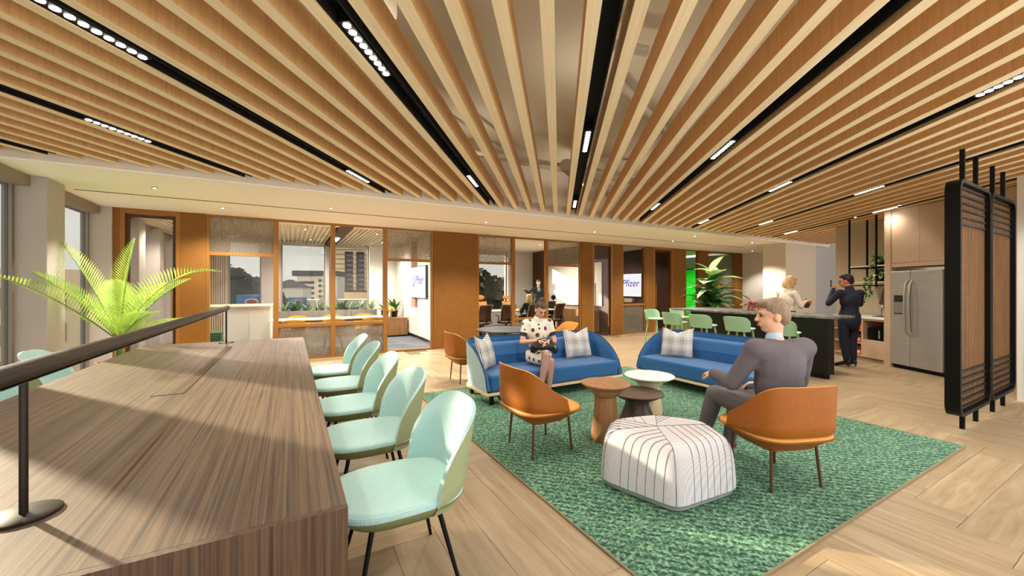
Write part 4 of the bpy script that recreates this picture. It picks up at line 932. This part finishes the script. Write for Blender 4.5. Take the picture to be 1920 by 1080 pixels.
def make_office(label, loc, rz, m, head):
    t = thing('office_chair', label, 'office chair', loc, rz, 'office chairs around the meeting table')
    pad(MB(), outline(.24, .23, 3, 24), [(.85, .43), (1, .45), (1, .48), (.9, .5)]).build('seat', m, t, smooth=40)
    def bk(u, v): x = (2*u-1)*.23*(1-.12*v); return Vector((x, -.24+.06*((2*u-1)**2)-.10*v+.05*sin(pi*v), .52+.46*v))
    b = MB().grid(bk, 6, 6).build('backrest', m, t, smooth=60, fix=False); sm = b.modifiers.new('thick', 'SOLIDIFY'); sm.thickness = .018
    MB().tube([bk(0, v/6) for v in range(7)], .011, 6).tube([bk(1, v/6) for v in range(7)], .011, 6).tube([bk(v/6, 1) for v in range(7)], .011, 6).build('back_frame', CHROME if not head else BLACK, t)
    MB().lathe([(.028, .09), (.028, .43)], 12).build('gas_column', BLACK, t, smooth=40); MB().tube([(0, -.05, .42), (0, -.26, .46), (0, -.27, .6)], .02, 6).build('back_strut', BLACK, t)
    mb = MB()
    for k in range(5): a = 2*pi*k/5; mb.tube([(0, 0, .1), (.3*cos(a), .3*sin(a), .06)], [.028, .016], 6)
    mb.build('star_base', BLACK, t)
    for k in range(5): a = 2*pi*k/5; MB().tube([(.3*cos(a)-.012*sin(a), .3*sin(a)+.012*cos(a), .028), (.3*cos(a)+.012*sin(a), .3*sin(a)-.012*cos(a), .028)], .028, 10).build('caster', BLACK, t)
    for sx_ in (-1, 1): MB().tube([(sx_*.25, -.15, .46), (sx_*.27, -.1, .66), (sx_*.27, .14, .67)], .014, 6).build('armrest', BLACK, t)
    if head: MB().sphere((0, -.31, 1.12), (.14, .03, .09)).build('headrest', m, t, smooth=60); MB().tube([(0, -.3, .96), (0, -.32, 1.06)], .012, 6).build('headrest_stem', BLACK, t)
    return t
oc = make_office('brown mesh office chair behind the first meeting room bay', (4.62, 9.95, 0), 8, OFFB, False)
dup(oc, (5.42, 9.98, 0), -8, 'brown mesh office chair left of the blonde woman'); dup(oc, (7.15, 10.0, 0), 14, 'brown mesh office chair turned beside the whiteboard')
dup(oc, (6.25, 9.95, 0), 0, 'brown mesh office chair the blonde woman sits on')
of = make_office('tan office chair with headrest at the far left of the meeting table', (4.75, 12.0, 0), 180, OFFT, True)
dup(of, (5.65, 12.0, 0), 172, 'tan office chair with headrest at the far middle of the meeting table'); dup(of, (6.75, 12.05, 0), 188, 'tan office chair with headrest nearest the standing man')
make_office('dark office chair with headrest before the whiteboard', (7.65, 11.2, 0), 90, BLACK, True)
t = thing('wall_bench', 'walnut ledge with green cushion under the second screen', 'bench', (11.28, 11.2, 0)); bx('body', WOOD_MID, -.2, .25, -1.4, 1.4, .05, .8, t); bx('seat_cushion', mat('bench_green', '2d5234', .8), -.75, -.22, -1.0, 1.0, .36, .46, t, .02); bx('seat_base', WOOD_MID, -.72, -.22, -1.0, 1.0, 0, .36, t)
bx('wall_box', WOOD_PALE, .1, .24, -.35, .05, .9, 1.05, t)
t = thing('green_backdrop', 'bright chroma green backdrop in the studio room', 'backdrop', (15.38, 11.2, 0)); bx('cloth', mat('chroma_green_glow', '12d81f', .8, emit=.12), 0, .03, -1.3, 1.3, .02, 2.25, t); MB().tube([(.01, -1.35, 2.28), (.01, 1.35, 2.28)], .02, 8).build('crossbar', BLACK, t)  # cloth given a faint glow of its own so the green reads brighter
for y in (-1.33, 1.33): MB().tube([(.01, y, 0), (.01, y, 2.3)], .018, 8).build('stand', BLACK, t)
t = thing('studio_light', 'black studio lamp on a ceiling rail in the green room', 'lamp', (12.9, 10.6, 0)); bx('rail', BLACK, -.5, 1.2, -.02, .02, 2.6, 2.64, t); bx('head', BLACK, -.1, .15, -.1, .1, 2.4, 2.6, t, .01); bx('hanger', BLACK, -.4, -.37, -.015, .015, 2.64, 2.899, t); bx('hanger', BLACK, 1.1, 1.13, -.015, .015, 2.64, 2.899, t)
t = thing('equipment_desk', 'dark equipment desk in the green room', 'desk', (12.75, 10.2, 0)); bx('top', BLACK, -.5, .5, -.3, .3, .72, .75, t); bx('leg', BLACK, -.48, -.44, -.28, .28, 0, .72, t); bx('leg', BLACK, .44, .48, -.28, .28, 0, .72, t); bx('camera_case', mat('case_grey', '3a3a3c', .5), -.2, .2, -.15, .15, .751, .95, t, .01)

# ------------------------------------------------------------------ the city outside
def CW(d, r): return (d*sin(CA)+r*cos(CA), d*cos(CA)-r*sin(CA))
struct(bx('ground', mat('city_ground', '7d7466', .95), -500, 500, 16, 700, -21, -20), 'distant city ground below the windows', 'ground')
TWR = mat('tower_render', 'f3dab2', .8); TWD = mat('tower_band', '5c4434', .8); WDK = mat('window_dark', '24272c', .3); RED = mat('red_roof', 'b5482c', .8); ROOFD = mat('roof_dark', '2b2a2d', .7); PALEB = mat('pale_render', 'f2e9dd', .85)
def building(name, label, d, r, w_, dep, z1, m, rz=-18, z0=-20): 
    x, y = CW(d, r); t = thing(name, label, 'building', (x, y, 0), rz); bx('walls', m, -w_/2, w_/2, 0, dep, z0, z1, t); return t
t = building('apartment_tower', 'tall beige apartment tower with dark balcony columns', 240, -98.5, 23, 20, 26, TWR)
for k in range(15): bx('floor_band', TWD, -11.7, 11.7, -.25, 0, 24.6-k*2.9, 24.9-k*2.9, t)
for cx in (-1.0, 5.6):
    bx('balcony_recess', WDK, cx-2.4, cx+2.4, -.06, 0, -6, 23.6, t)
    for k in range(10): bx('balcony', mat('balcony_grey', '8b8078', .8), cx-.6, cx+2.3, -1.3, 0, 20.6-k*2.9, 21.6-k*2.9, t)
bx('podium', TWR, -14, 26, -3, 0, -20, 0, t); bx('podium_band', TWD, -14, 26, -3.3, -3, -1, 0, t)
for k in range(8): bx('window', WDK, 12+k*1.7, 13.1+k*1.7, -3.15, -3, -5, -3.4, t)
t = building('office_block', 'office block with dark flat roof left of the tower', 200, -99, 19, 16, 7.5, PALEB)
bx('roof', ROOFD, -11.5, 9.8, -1.2, 16.5, 7.5, 10.2, t)
for i in range(4):
    for k in range(4): bx('window', WDK, .5+i*1.4*0+1.2*0+ (i % 2)*0 + i*2.1, 1.9+i*2.1, -.12, 0, 4.6-k*2.7, 5.9-k*2.7, t)
for k in range(4): bx('balcony', WDK, -8.5, -1.5, -.5, 0, 3.6-k*2.7, 4.8-k*2.7, t)
t = building('hip_roof_house', 'low pale house with grey hip roof beside the office block', 170, -98, 14, 12, 1.5, PALEB)
MB().add([(-7.6, -.6, 1.5), (7.6, -.6, 1.5), (7.6, 12.6, 1.5), (-7.6, 12.6, 1.5), (-.8, 6, 5.2), (.8, 6, 5.2)], [(0, 1, 5, 4), (1, 2, 5), (2, 3, 4, 5), (3, 0, 4)]).build('roof', mat('grey_roof', '6d6058', .85), t)
t = building('low_showroom', 'long low white showroom with blue sign boards', 120, -62, 34, 10, -2.2, PALEB)
for i in range(9): bx('window', WDK, -16+i*3.6, -13.6+i*3.6, -.1, 0, -6.2, -4.6, t)
SIGNB = mat('sign_blue', '3c78b4', .6); SIGNR = mat('sign_oval', 'a83a30', .6)
for i, x in enumerate((-3.2, 5.6)):
    b_ = bx('sign_board', SIGNB if i == 0 else PALEB, x-2.6, x+2.6, -.3, -.1, -4.3, -1.4, t); M_ = Matrix.Rotation(rad(90), 4, 'X')
    MB().lathe([(1, -.02), (1, .02)], 24, M=TR(x, -.33, -2.8) @ Matrix.Diagonal((1.7, 1, .8, 1)) @ M_).build('sign_oval', WHITEW, b_); MB().lathe([(1, -.02), (1, .02)], 24, M=TR(x, -.36, -2.8) @ Matrix.Diagonal((1.3, 1, .5, 1)) @ M_).build('sign_oval', SIGNR, b_)
for i, (d, r, w_, lb) in enumerate(((105, -43, 9, 'red roofed house in the middle of the cafe view'), (98, -37.5, 8, 'red roofed house at the right of the cafe view'))):
    t = building('red_roof_house', lb, d, r, w_, 8, -6.5, PALEB); MB().add([(-w_/2-.5, -.5, -6.5), (w_/2+.5, -.5, -6.5), (w_/2+.5, 8.5, -6.5), (-w_/2-.5, 8.5, -6.5), (-w_/2, 4, -4.2), (w_/2, 4, -4.2)], [(0, 1, 5, 4), (1, 2, 5), (2, 3, 4, 5), (3, 0, 4)]).build('roof', RED, t)
t = building('kiosk_boxes', 'blue advertising boxes seen above the cafe counter', 45, -30.2, 2.7, 2, .65, SIGNB, -29)
for z in (-.15, -1.5): 
    M_ = TR(.45, -.06, z) @ Matrix.Diagonal((.8, 1, .42, 1)) @ Matrix.Rotation(rad(90), 4, 'X'); MB().lathe([(1, -.02), (1, .02)], 24, M=M_).build('sign_oval', WHITEW, t); M_ = TR(.45, -.1, z) @ Matrix.Diagonal((.6, 1, .26, 1)) @ Matrix.Rotation(rad(90), 4, 'X'); MB().lathe([(1, -.02), (1, .02)], 24, M=M_).build('sign_oval', SIGNR, t)
t = building('neighbour_block', 'sunlit beige neighbour building outside the left windows', 34, -45, 17, 12, 3.2, mat('neighbour_render', 'f3dcb6', .85), 12)
for i in range(5):
    for k in range(6): bx('window', mat('neighbour_window', 'b59a78', .4), -7.5+i*3.3, -5.6+i*3.3, -.1, 0, -.4-k*3.2, 1.4-k*3.2, t)
CROWN = mat('tree_crown', '3a3a1c', .8, kind='noise', col2='23260f', scale=(.8, .8, .8), trans=.1); TRUNK = mat('tree_trunk', '3b2c20', .9)
def tree(label, d, r, z1, rx, rz_, n=2200):
    x, y = CW(d, r); t = thing('tree', label, 'tree', (x, y, -20), 0, 'trees outside'); zc = z1-rz_+20; mb = MB()
    for i in range(n):
        v = Vector((RN.gauss(0, 1), RN.gauss(0, 1), RN.gauss(0, 1))).normalized(); k = RN.uniform(.72, 1.05)*(1+.16*sin(5*v.x+3*v.z)*cos(4*v.y)); c = Vector((v.x*rx*k, v.y*rx*k, zc+v.z*rz_*k))
        a = Vector((RN.gauss(0, 1), RN.gauss(0, 1), RN.gauss(0, 1))).normalized(); b = a.cross(v).normalized(); s_ = rx*.11; mb.add([c-a*s_, c+b*s_, c+a*s_, c-b*s_], [(0, 1, 2, 3)])
    mb.build('crown', CROWN, t, fix=False); MB().sphere((0, 0, zc), (rx*.88, rx*.88, rz_*.9), 14, 9).build('inner_crown', CROWN, t); MB().tube([(0, 0, 0), (0, 0, zc)], [rx*.12, rx*.06], 8).build('trunk', TRUNK, t)
tree('dark wide tree behind the cafe counter window', 80, -55, 4.4, 8.5, 9); tree('dark tree left of the cafe counter window', 75, -58, 3.0, 6, 7)
tree('dark tree in the meeting room window, left', 60, -4.2, 3.6, 5, 8); tree('dark tree in the meeting room window, right', 58, 0.2, 3.2, 4, 7); tree('dark tree far behind the meeting room', 62, -8, 3.4, 4, 7)
tree('dark tree far left outside the corridor', 60, -52, 2.5, 5, 7)
# ------------------------------------------------------------------ people
def V(*a): return Vector(a)
def blob(name, prims, m, parent=None, voxel=.008, it=5):
    if name in ('jacket', 'top', 'dress'): it = 11
    mb = MB()
    for p in prims:
        if p[0] == 'c': mb.capsule(*p[1:5])
        else: mb.sphere(p[1], p[2], 14, 10, p[3] if len(p) > 3 else None)
    me = bpy.data.meshes.new('tmp'); me.from_pydata(mb.v, [], mb.f); bm = bmesh.new(); bm.from_mesh(me); bmesh.ops.recalc_face_normals(bm, faces=bm.faces); bm.to_mesh(me); bm.free()
    o = bpy.data.objects.new('tmp', me); COL.objects.link(o); r = o.modifiers.new('r', 'REMESH'); r.mode = 'VOXEL'; r.voxel_size = voxel
    s_ = o.modifiers.new('s', 'SMOOTH'); s_.iterations = it; s_.factor = .5
    dg = bpy.context.evaluated_depsgraph_get(); me2 = bpy.data.meshes.new_from_object(o.evaluated_get(dg)); bpy.data.objects.remove(o); me2.name = name
    me2.materials.clear(); me2.materials.append(m); me2.shade_smooth(); return obj(name, me2, None, parent)
def infl(ps, k): return [(p[0], p[1], p[2], p[3]+k, p[4]+k) if p[0] == 'c' else ('e', p[1], tuple(q+k for q in p[2])) + tuple(p[3:]) for p in ps]
def hand(w_, d, n, side, curl, s=1.):
    """palm and five fingers; d: along the hand, n: towards the palm side, side: +1 thumb on d x n"""
    d = Vector(d).normalized(); n = Vector(n); n = (n - d*n.dot(d)).normalized(); lat = d.cross(n)*side; ps = []; w_ = Vector(w_)
    for o in (-.024, -.008, .008, .024): ps.append(('c', w_+d*.012*s+lat*o*.7*s, w_+d*.078*s+lat*o*1.05*s, .0125*s, .0115*s))
    for k, (o, ln) in enumerate(zip((.027, .009, -.009, -.026), (.070, .078, .073, .058))):
        p = w_+d*.082*s+lat*o*s; a = curl*.55
        for q in range(3):
            a += curl*(.55 if q else .25); dd = d*cos(a)+n*sin(a); e = p+dd*ln*s*(.42, .32, .26)[q]; ps.append(('c', p, e, (.0085-.001*q)*s, (.008-.001*q)*s)); p = e
    p = w_+d*.025*s+lat*.024*s; e = p+(d*.55+lat*.7+n*.35).normalized()*.036*s; ps.append(('c', p, e, .0115*s, .010*s)); f = e+(d*.85+lat*.2+n*.4).normalized()*.032*s; ps.append(('c', e, f, .0095*s, .008*s)); return ps
def person(label, loc, rz, J, st):
    """J: joints in local space, facing +y. st: style"""
    k = st.get('k', 1.); fem = st.get('fem', 0); HM = Matrix.Translation(J['head']) @ Matrix.Rotation(rad(st.get('yaw', 0)), 4, 'Z') @ Matrix.Rotation(rad(st.get('pitch', 0)), 4, 'X'); HR = HM.to_3x3(); hs = st.get('hs', 1.)
    def h(x, y, z): return HM @ V(x*hs, y*hs, z*hs)
    def he(c, r): return ('e', h(*c), tuple(q*hs for q in r), HR)
    pel, che, nk = V(*J['pelvis']), V(*J['chest']), V(*J['neck']); mid = (pel+che)/2
    wd = .9 if fem else 1.
    up = (che-pel).normalized(); xa = V(1, 0, 0); TM = Matrix((xa, up.cross(xa), up)).transposed()
    torso = [('e', pel, (.165*(1.02 if fem else 1), .115, .12), TM), ('e', mid, (.135*wd, .10, .17), TM), ('e', che, (.165*wd, .115, .17), TM), ('c', che+up*.07, nk, .085*wd, .055)]
    seg = {}
    for s in 'LR':
        sh, el, wr, hp, kn, an = (V(*J[q+s]) for q in ('sh', 'el', 'wr', 'hip', 'kn', 'an')); a = .9 if fem else 1.
        torso.append(('c', che+up*.09, sh, .075*a, .058*a)); seg['ua'+s] = [('c', sh, el, .052*a, .041*a)]; seg['fa'+s] = [('c', el, wr, .041*a, .027*a)]
        seg['th'+s] = [('c', hp, kn, .088*a, .058*a)]; seg['sk'+s] = [('c', kn, kn+(an-kn)*.35, .055*a, .054*a), ('c', kn+(an-kn)*.35, an, .054*a, .034*a)]
        tdir = V(*J['toe'+s])-an; tdir.z = 0; tdir.normalize(); toe = V(*J['toe'+s]); seg['ft'+s] = [('c', an+V(0, 0, -.02), toe, .034, .026), ('c', an+V(0, 0, -.02)-tdir*.035, an, .03, .034)]
        hd = J.get('hand'+s); seg['hd'+s] = hand(wr, *hd, k) if hd else hand(wr, wr-el, V(0, 0, -1), 1, .4, k)
        seg['hd'+s].append(('c', wr-(wr-el).normalized()*.02, wr+V(*hd[0]).normalized()*.02 if hd else wr, .026*a, .02))
    head = [he((0, -.012, .03), (.073, .094, .10)), he((0, .02, -.035), (.06, .07, .08)), he((0, .045, -.085), (.034, .036, .03)), ('c', h(0, .09, .012), h(0, .108, -.022), .010*hs, .0135*hs), he((-.075, -.01, -.012), (.011, .022, .032)), he((.075, -.01, -.012), (.011, .022, .032)),
            he((0, .083, -.055), (.026, .016, .018)), he((0, .078, .028), (.05, .014, .012)), ('c', nk+up*-.02, h(0, -.02, -.06), .052*wd, .05*wd)]
    allp = torso + head + [p for q in seg.values() for p in q]
    root = blob('person', allp, st['skin'], None, st.get('voxel', .0075), 3); root.location = loc; root.rotation_euler = (0, 0, rad(rz)); tag(root, label, 'person')
    if st.get('face', 1):
        for s in (-1, 1):
            MB().sphere(h(s*.031, .083, .008), (.013*hs, .008*hs, .0075*hs), 10, 6, HR).build('eye', mat('eye_dark', '2a211d', .3), root, smooth=60)
            MB().capsule(h(s*.018, .092, .03), h(s*.045, .082, .03), .0045*hs, .0035*hs, 6).build('eyebrow', st['hair'], root)
        MB().sphere(h(0, .094, -.06), (.022*hs, .010*hs, .008*hs), 10, 6, HR).build('lips', mat('lips', '9a4f45', .5), root, smooth=60)
    for name, prims, m, vox in st['clothes'](torso, seg, h, he, infl, J): blob(name, prims, m, root, vox)
    return root
SK1 = mat('skin_fair', 'd9a78a', .5); SK2 = mat('skin_warm', 'b97a58', .5); SK3 = mat('skin_pale', 'e0b295', .5)
H_BRN = mat('hair_dark', '3a2a26', .5, kind='grain', col2='5a463f', scale=(60, 8, 60)); H_GRY = mat('hair_ash', '7d6552', .55, kind='grain', col2='97806b', scale=(60, 60, 12)); H_BLD = mat('hair_blond', 'c89a5c', .5, kind='grain', col2='e0bd82', scale=(50, 50, 10)); H_BLK = mat('hair_black', '1f1a1a', .5)
DOT = mat('dot_dress', '4a4140', .85, kind='dots', col2='e8dccd', scale=(10.5, 10.5, 10.5), lo=.30, hi=.33)
TIGHT = mat('tights', 'a98478', .5); NAVY = mat('navy_suit', '12172a', .75); GREYS = mat('grey_suit', '5c555b', .75, kind='weave', col2='645d63', scale=(200, 200, 200)); SHIRT = mat('pale_shirt', 'a9c0d2', .7); SHOE = mat('black_shoe', '141113', .4); BRSHOE = mat('brown_shoe', '6a4a3c', .5); CHARC = mat('charcoal_suit', '24262a', .8); CREAMT = mat('cream_top', 'ded2c2', .8)

# woman in the dotted dress, on the first sofa
def c_dress(torso, seg, h, he, infl, J):
    d = infl(torso, .012)
    for s in 'LR':
        sh, el, hp, kn = V(*J['sh'+s]), V(*J['el'+s]), V(*J['hip'+s]), V(*J['kn'+s]); d += [('c', sh, sh+(el-sh)*.55,   .06, .056), ('c', hp, hp+(kn-hp)*.55, .105, .088)]
    tr = [('c', V(*J['sh'+s])+(V(*J['el'+s])-V(*J['sh'+s]))*.545, V(*J['sh'+s])+(V(*J['el'+s])-V(*J['sh'+s]))*.56, .058, .057) for s in 'LR']
    out = [('dress', d, DOT, .009), ('hair', [he((0, -.03, .045), (.082, .09, .095)), he((0, -.05, .0), (.07, .07, .08)), he((0, .02, .09), (.066, .07, .035)), he((0, -.055, .145), (.042, .04, .036))], H_BRN, .007)]
    for p in tr: out.append(('sleeve_trim', [p], mat('trim_dark', '3a302e', .8), .008))
    for s in 'LR': out.append(('tights', infl([p for q in ('th', 'sk') for p in seg[q+s]], .003), TIGHT, .008)); out.append(('shoe', infl(seg['ft'+s], .006), SHOE, .007))
    return out
J = dict(head=(-.02, .09, 1.145), neck=(0, .03, 1.02), chest=(0, -.0, .84), pelvis=(0, 0, .515), shL=(-.165, 0, .955), shR=(.165, 0, .955), elL=(-.235, .05, .70), elR=(.235, .05, .70), wrL=(-.09, .25, .73), wrR=(.075, .25, .735),
         hipL=(-.085, .04, .49), hipR=(.085, .04, .49), knL=(.0, .46, .57), knR=(-.06, .44, .49), anL=(.10, .52, .17), anR=(-.02, .47, .12), toeL=(.13, .63, .08), toeR=(-.02, .59, .05),
         handL=((.75, .35, -.1), (.3, .2, -1), 1, .75), handR=((-.75, .3, -.05), (-.3, .2, -1), -1, .75))
person('seated woman in a cream dotted dress searching a black bag', (3.04, 4.66, 0), 162, J, dict(skin=SK1, hair=H_BRN, fem=1, pitch=-32, yaw=12, hs=.95, clothes=c_dress))
t = thing('handbag', 'slouchy black leather handbag on the lap of the seated woman', 'bag', (2.99, 4.42, .655), 162)
LEA = mat('black_leather', '1f1b19', .42)
blob('bag_body', [('c', V(-.12, 0, .0), V(.14, .02, .01), .055, .05), ('c', V(-.08, .0, .05), V(.10, .02, .04), .045, .05), ('e', V(.0, -.02, .02), (.16, .06, .055)), ('e', V(-.15, .0, -.04), (.05, .05, .06)), ('e', V(.15, .0, -.03), (.05, .05, .055))], LEA, t, .008)
MB().tube([(-.12, .0, .05), (-.1, .03, .10), (0, .05, .125), (.1, .04, .10), (.13, .02, .05)], .007, 6).build('strap', LEA, t); MB().sphere((-.14, .055, .0), (.012, .006, .02)).build('zip_pull', CHROME, t)

# man in the grey suit, seen from behind
def c_suit(torso, seg, h, he, infl, J, suit=GREYS, hair=H_GRY, shoe=BRSHOE):
    ch, nk = V(*J['chest']), V(*J['neck'])
    torso = torso[:3] + [('c', ch+V(0, 0, .07), nk+V(0, 0, -.06), .085, .058)] + torso[4:]
    out = [('jacket', infl(torso, .026) + [('e', (V(*J['pelvis'])+ch)/2+V(0, 0, .04), (.185, .135, .27)), ('c', V(*J['shL'])*.8+ch*.2, V(*J['shR'])*.8+ch*.2, .085, .085)] + [p for q in ('uaL', 'uaR', 'faL', 'faR') for p in infl(seg[q], .02)], suit, .012), ('trousers', infl([torso[0]] + [p for q in ('thL', 'thR', 'skL', 'skR') for p in seg[q]], .018), suit, .010),
           ('shirt_collar', [('c', nk+V(0, -.005, -.05), nk+V(0, .0, -.005), .07, .062)], SHIRT, .008), ('hair', [he((0, -.022, .05), (.082, .094, .09)), he((0, -.06, .0), (.074, .058, .075)), he((0, .035, .095), (.07, .062, .038))], hair, .007)]
    for s in 'LR':
        out.append(('shoe', infl(seg['ft'+s], .01), shoe, .008))
        w_, e = V(*J['wr'+s]), V(*J['el'+s]); out.append(('shirt_cuff', [('c', w_-(w_-e).normalized()*.015, w_, .036, .034)], SHIRT, .007))
    return out
J = dict(head=(.01, -.02, 1.235), neck=(0, -.05, 1.075), chest=(0, -.10, .87), pelvis=(0, -.08, .535), shL=(-.205, -.10, 1.0), shR=(.205, -.10, 1.0), elL=(-.30, .02, .73), elR=(.29, .02, .72), wrL=(-.26, .28, .745), wrR=(.14, .25, .66),
         hipL=(-.1, -.02, .52), hipR=(.1, -.02, .52), knL=(-.13, .44, .53), knR=(.10, .43, .53), anL=(-.17, .56, .11), anR=(.02, .46, .11), toeL=(-.24, .73, .06), toeR=(-.0, .64, .06),
         handL=((-.1, .9, -.15), (.3, .1, -1), 1, .7), handR=((-.6, .6, -.2), (0, .1, -1), -1, .6))
person('seated man in a grey suit turning his head to the left', (3.2, 1.66, 0), -20, J, dict(skin=SK1, hair=H_GRY, yaw=66, pitch=-4, hs=1.04, clothes=c_suit))

# woman in the navy suit, back to the viewer
def c_navy(torso, seg, h, he, infl, J):
    out = [('jacket', infl(torso, .018) + [('c', V(*J['pelvis'])+V(0, 0, .05), V(*J['pelvis'])+V(0, -.01, -.08), .15, .165)] + [p for q in ('uaL', 'uaR', 'faL', 'faR') for p in infl(seg[q], .016)], NAVY, .010), ('trousers', infl([torso[0]] + [p for q in ('thL', 'thR', 'skL', 'skR') for p in seg[q]], .016), NAVY, .010),
           ('hair', [he((0, -.028, .045), (.083, .095, .092)), he((0, -.075, -.005), (.06, .05, .06)), he((0, .03, .09), (.07, .06, .035))], H_BLK, .007)]
    for s in 'LR':
        a = V(*J['an'+s]); out.append(('shoe', infl(seg['ft'+s], .006) + [('c', a+V(0, -.05, -.02), a+V(0, -.055, -.095), .02, .009)], SHOE, .007))
    return out
J = dict(head=(-.03, .045, 1.575), neck=(0, .0, 1.43), chest=(0, -.02, 1.22), pelvis=(0, 0, .93), shL=(-.175, -.01, 1.36), shR=(.175, -.01, 1.36), elL=(-.29, .10, 1.16), elR=(.27, .12, 1.15), wrL=(-.14, .20, 1.42), wrR=(.06, .24, 1.32),
         hipL=(-.09, 0, .90), hipR=(.09, 0, .90), knL=(-.09, .02, .50), knR=(.08, .03, .50), anL=(-.06, -.02, .12), anR=(.07, .0, .12), toeL=(-.14, .13, .03), toeR=(.08, .17, .03), handL=((.3, .3, .8), (.2, 1, 0), -1, .9), handR=((-.5, .3, .6), (0, 1, 0), 1, .8))
person('standing woman in a navy trouser suit seen from behind', (8.92, 3.24, 0), -34, J, dict(skin=SK2, hair=H_BLK, fem=1, yaw=48, pitch=-6, clothes=c_navy))
t = thing('phone', 'dark phone held to the face of the woman in navy', 'phone', (8.87, 3.5, 1.53), 10); MB().box(-.035, .035, -.004, .004, -.07, .07).build('case', BLACK, t, bevel=.003); bx('display', mat('phone_glass', '1b2230', .1), -.032, .032, -.0046, -.004, -.066, .066, t)

# woman with the jug behind the bar
def c_bar(torso, seg, h, he, infl, J):
    out = [('top', infl(torso, .014) + [p for q in ('uaL', 'uaR') for p in infl(seg[q], .016)], CREAMT, .010), ('trousers', infl([torso[0]] + [p for q in ('thL', 'thR', 'skL', 'skR') for p in seg[q]], .016), CHARC, .011),
           ('hair', [he((0, -.03, .045), (.086, .097, .095)), he((-.02, -.07, -.05), (.075, .055, .10)), he((0, .03, .088), (.075, .062, .04)), he((.03, -.03, -.1), (.045, .05, .07))], H_BLD, .007)]
    for s in 'LR': out.append(('shoe', infl(seg['ft'+s], .006), SHOE, .008))
    return out
J = dict(head=(0, .06, 1.555), neck=(0, .0, 1.42), chest=(0, -.02, 1.2), pelvis=(0, 0, .92), shL=(-.175, -.01, 1.345), shR=(.175, -.01, 1.345), elL=(-.23, .03, 1.08), elR=(.22, .08, 1.1), wrL=(-.12, .26, 1.16), wrR=(.10, .33, 1.2),
         hipL=(-.09, 0, .89), hipR=(.09, 0, .89), knL=(-.09, .02, .49), knR=(.09, .03, .49), anL=(-.08, -.02, .09), anR=(.09, .0, .09), toeL=(-.09, .13, .03), toeR=(.1, .15, .03), handL=((.3, .8, .1), (0, .2, -1), 1, .7), handR=((-.3, .8, .1), (0, .2, -1), -1, .9))
person('blonde woman in a cream top holding a jug behind the bar', (8.62, 4.12, 0), -112, J, dict(skin=SK3, hair=H_BLD, fem=1, yaw=0, pitch=-26, clothes=c_bar))
t = thing('glass_jug', 'grey coffee jug held over the bar counter', 'jug', (9.06, 3.98, 1.13), 40); M_ = Matrix.Rotation(rad(-50), 4, 'Y'); JUG = mat('jug_grey', '4d5054', .3, .3)
MB().lathe([(.05, -.07), (.06, -.06), (.058, .04), (.045, .07), (.05, .08)], 20, M=M_).build('body', JUG, t, smooth=40); MB().tube([M_ @ V(.055, 0, .05), M_ @ V(.11, 0, .03), M_ @ V(.105, 0, -.04), M_ @ V(.058, 0, -.05)], .008, 6).build('handle', BLACK, t)

# presenter and listener in the meeting room
def c_pres(torso, seg, h, he, infl, J): return [('tie', [('c', V(*J['chest'])+V(0, .148, .12), V(*J['chest'])+V(0, .15, -.12), .016, .022)], BLACK, .007), ('shirt_front', [('e', V(*J['chest'])+V(0, .085, .08), (.055, .06, .12))], SHIRT, .009)] + c_suit(torso, seg, h, he, infl, J, CHARC, H_BRN, SHOE)
J = dict(head=(0, .03, 1.64), neck=(0, .0, 1.49), chest=(0, -.02, 1.27), pelvis=(0, 0, .97), shL=(-.205, -.01, 1.42), shR=(.205, -.01, 1.42), elL=(-.33, .06, 1.18), elR=(.38, .04, 1.27), wrL=(-.24, .28, 1.15), wrR=(.52, .22, 1.36),
         hipL=(-.1, 0, .94), hipR=(.1, 0, .94), knL=(-.1, .02, .52), knR=(.11, .03, .52), anL=(-.1, -.02, .09), anR=(.12, .0, .09), toeL=(-.12, .16, .03), toeR=(.15, .18, .03), handL=((.2, .8, .1), (0, .2, -1), 1, .8), handR=((.4, .5, .6), (0, .8, -.4), -1, .6))
person('standing man in a charcoal suit presenting in the meeting room', (8.28, 12.62, 0), 150, J, dict(skin=SK1, hair=H_BRN, yaw=8, pitch=-2, voxel=.009, clothes=c_pres))
def c_lis(torso, seg, h, he, infl, J): return [('top', infl(torso, .014) + [p for q in ('uaL', 'uaR', 'faL', 'faR') for p in infl(seg[q], .016)], CHARC, .011), ('trousers', infl([torso[0]] + [p for q in ('thL', 'thR', 'skL', 'skR') for p in seg[q]], .014), CHARC, .011), ('hair', [he((0, -.03, .045), (.092, .10, .098)), he((0, -.07, -.06), (.1, .06, .13)), he((0, .03, .09), (.075, .06, .04))], H_BLD, .009)] + [('shoe', infl(seg['ft'+s], .006), SHOE, .009) for s in 'LR']
J = dict(head=(0, .09, 1.13), neck=(0, .05, 1.0), chest=(0, .0, .83), pelvis=(0, -.04, .60), shL=(-.17, .02, .95), shR=(.17, .02, .95), elL=(-.24, .12, .73), elR=(.24, .12, .73), wrL=(-.12, .36, .80), wrR=(.12, .36, .80),
         hipL=(-.09, .0, .59), hipR=(.09, .0, .59), knL=(-.1, .42, .55), knR=(.1, .42, .55), anL=(-.1, .42, .12), anR=(.1, .42, .12), toeL=(-.1, .56, .04), toeR=(.1, .56, .04), handL=((.1, .9, 0), (0, 0, -1), 1, .3), handR=((-.1, .9, 0), (0, 0, -1), -1, .3))
person('blonde woman seated at the meeting table seen from behind', (6.25, 9.98, 0), 0, J, dict(skin=SK3, hair=H_BLD, fem=1, yaw=-14, pitch=-8, voxel=.009, face=0, clothes=c_lis))
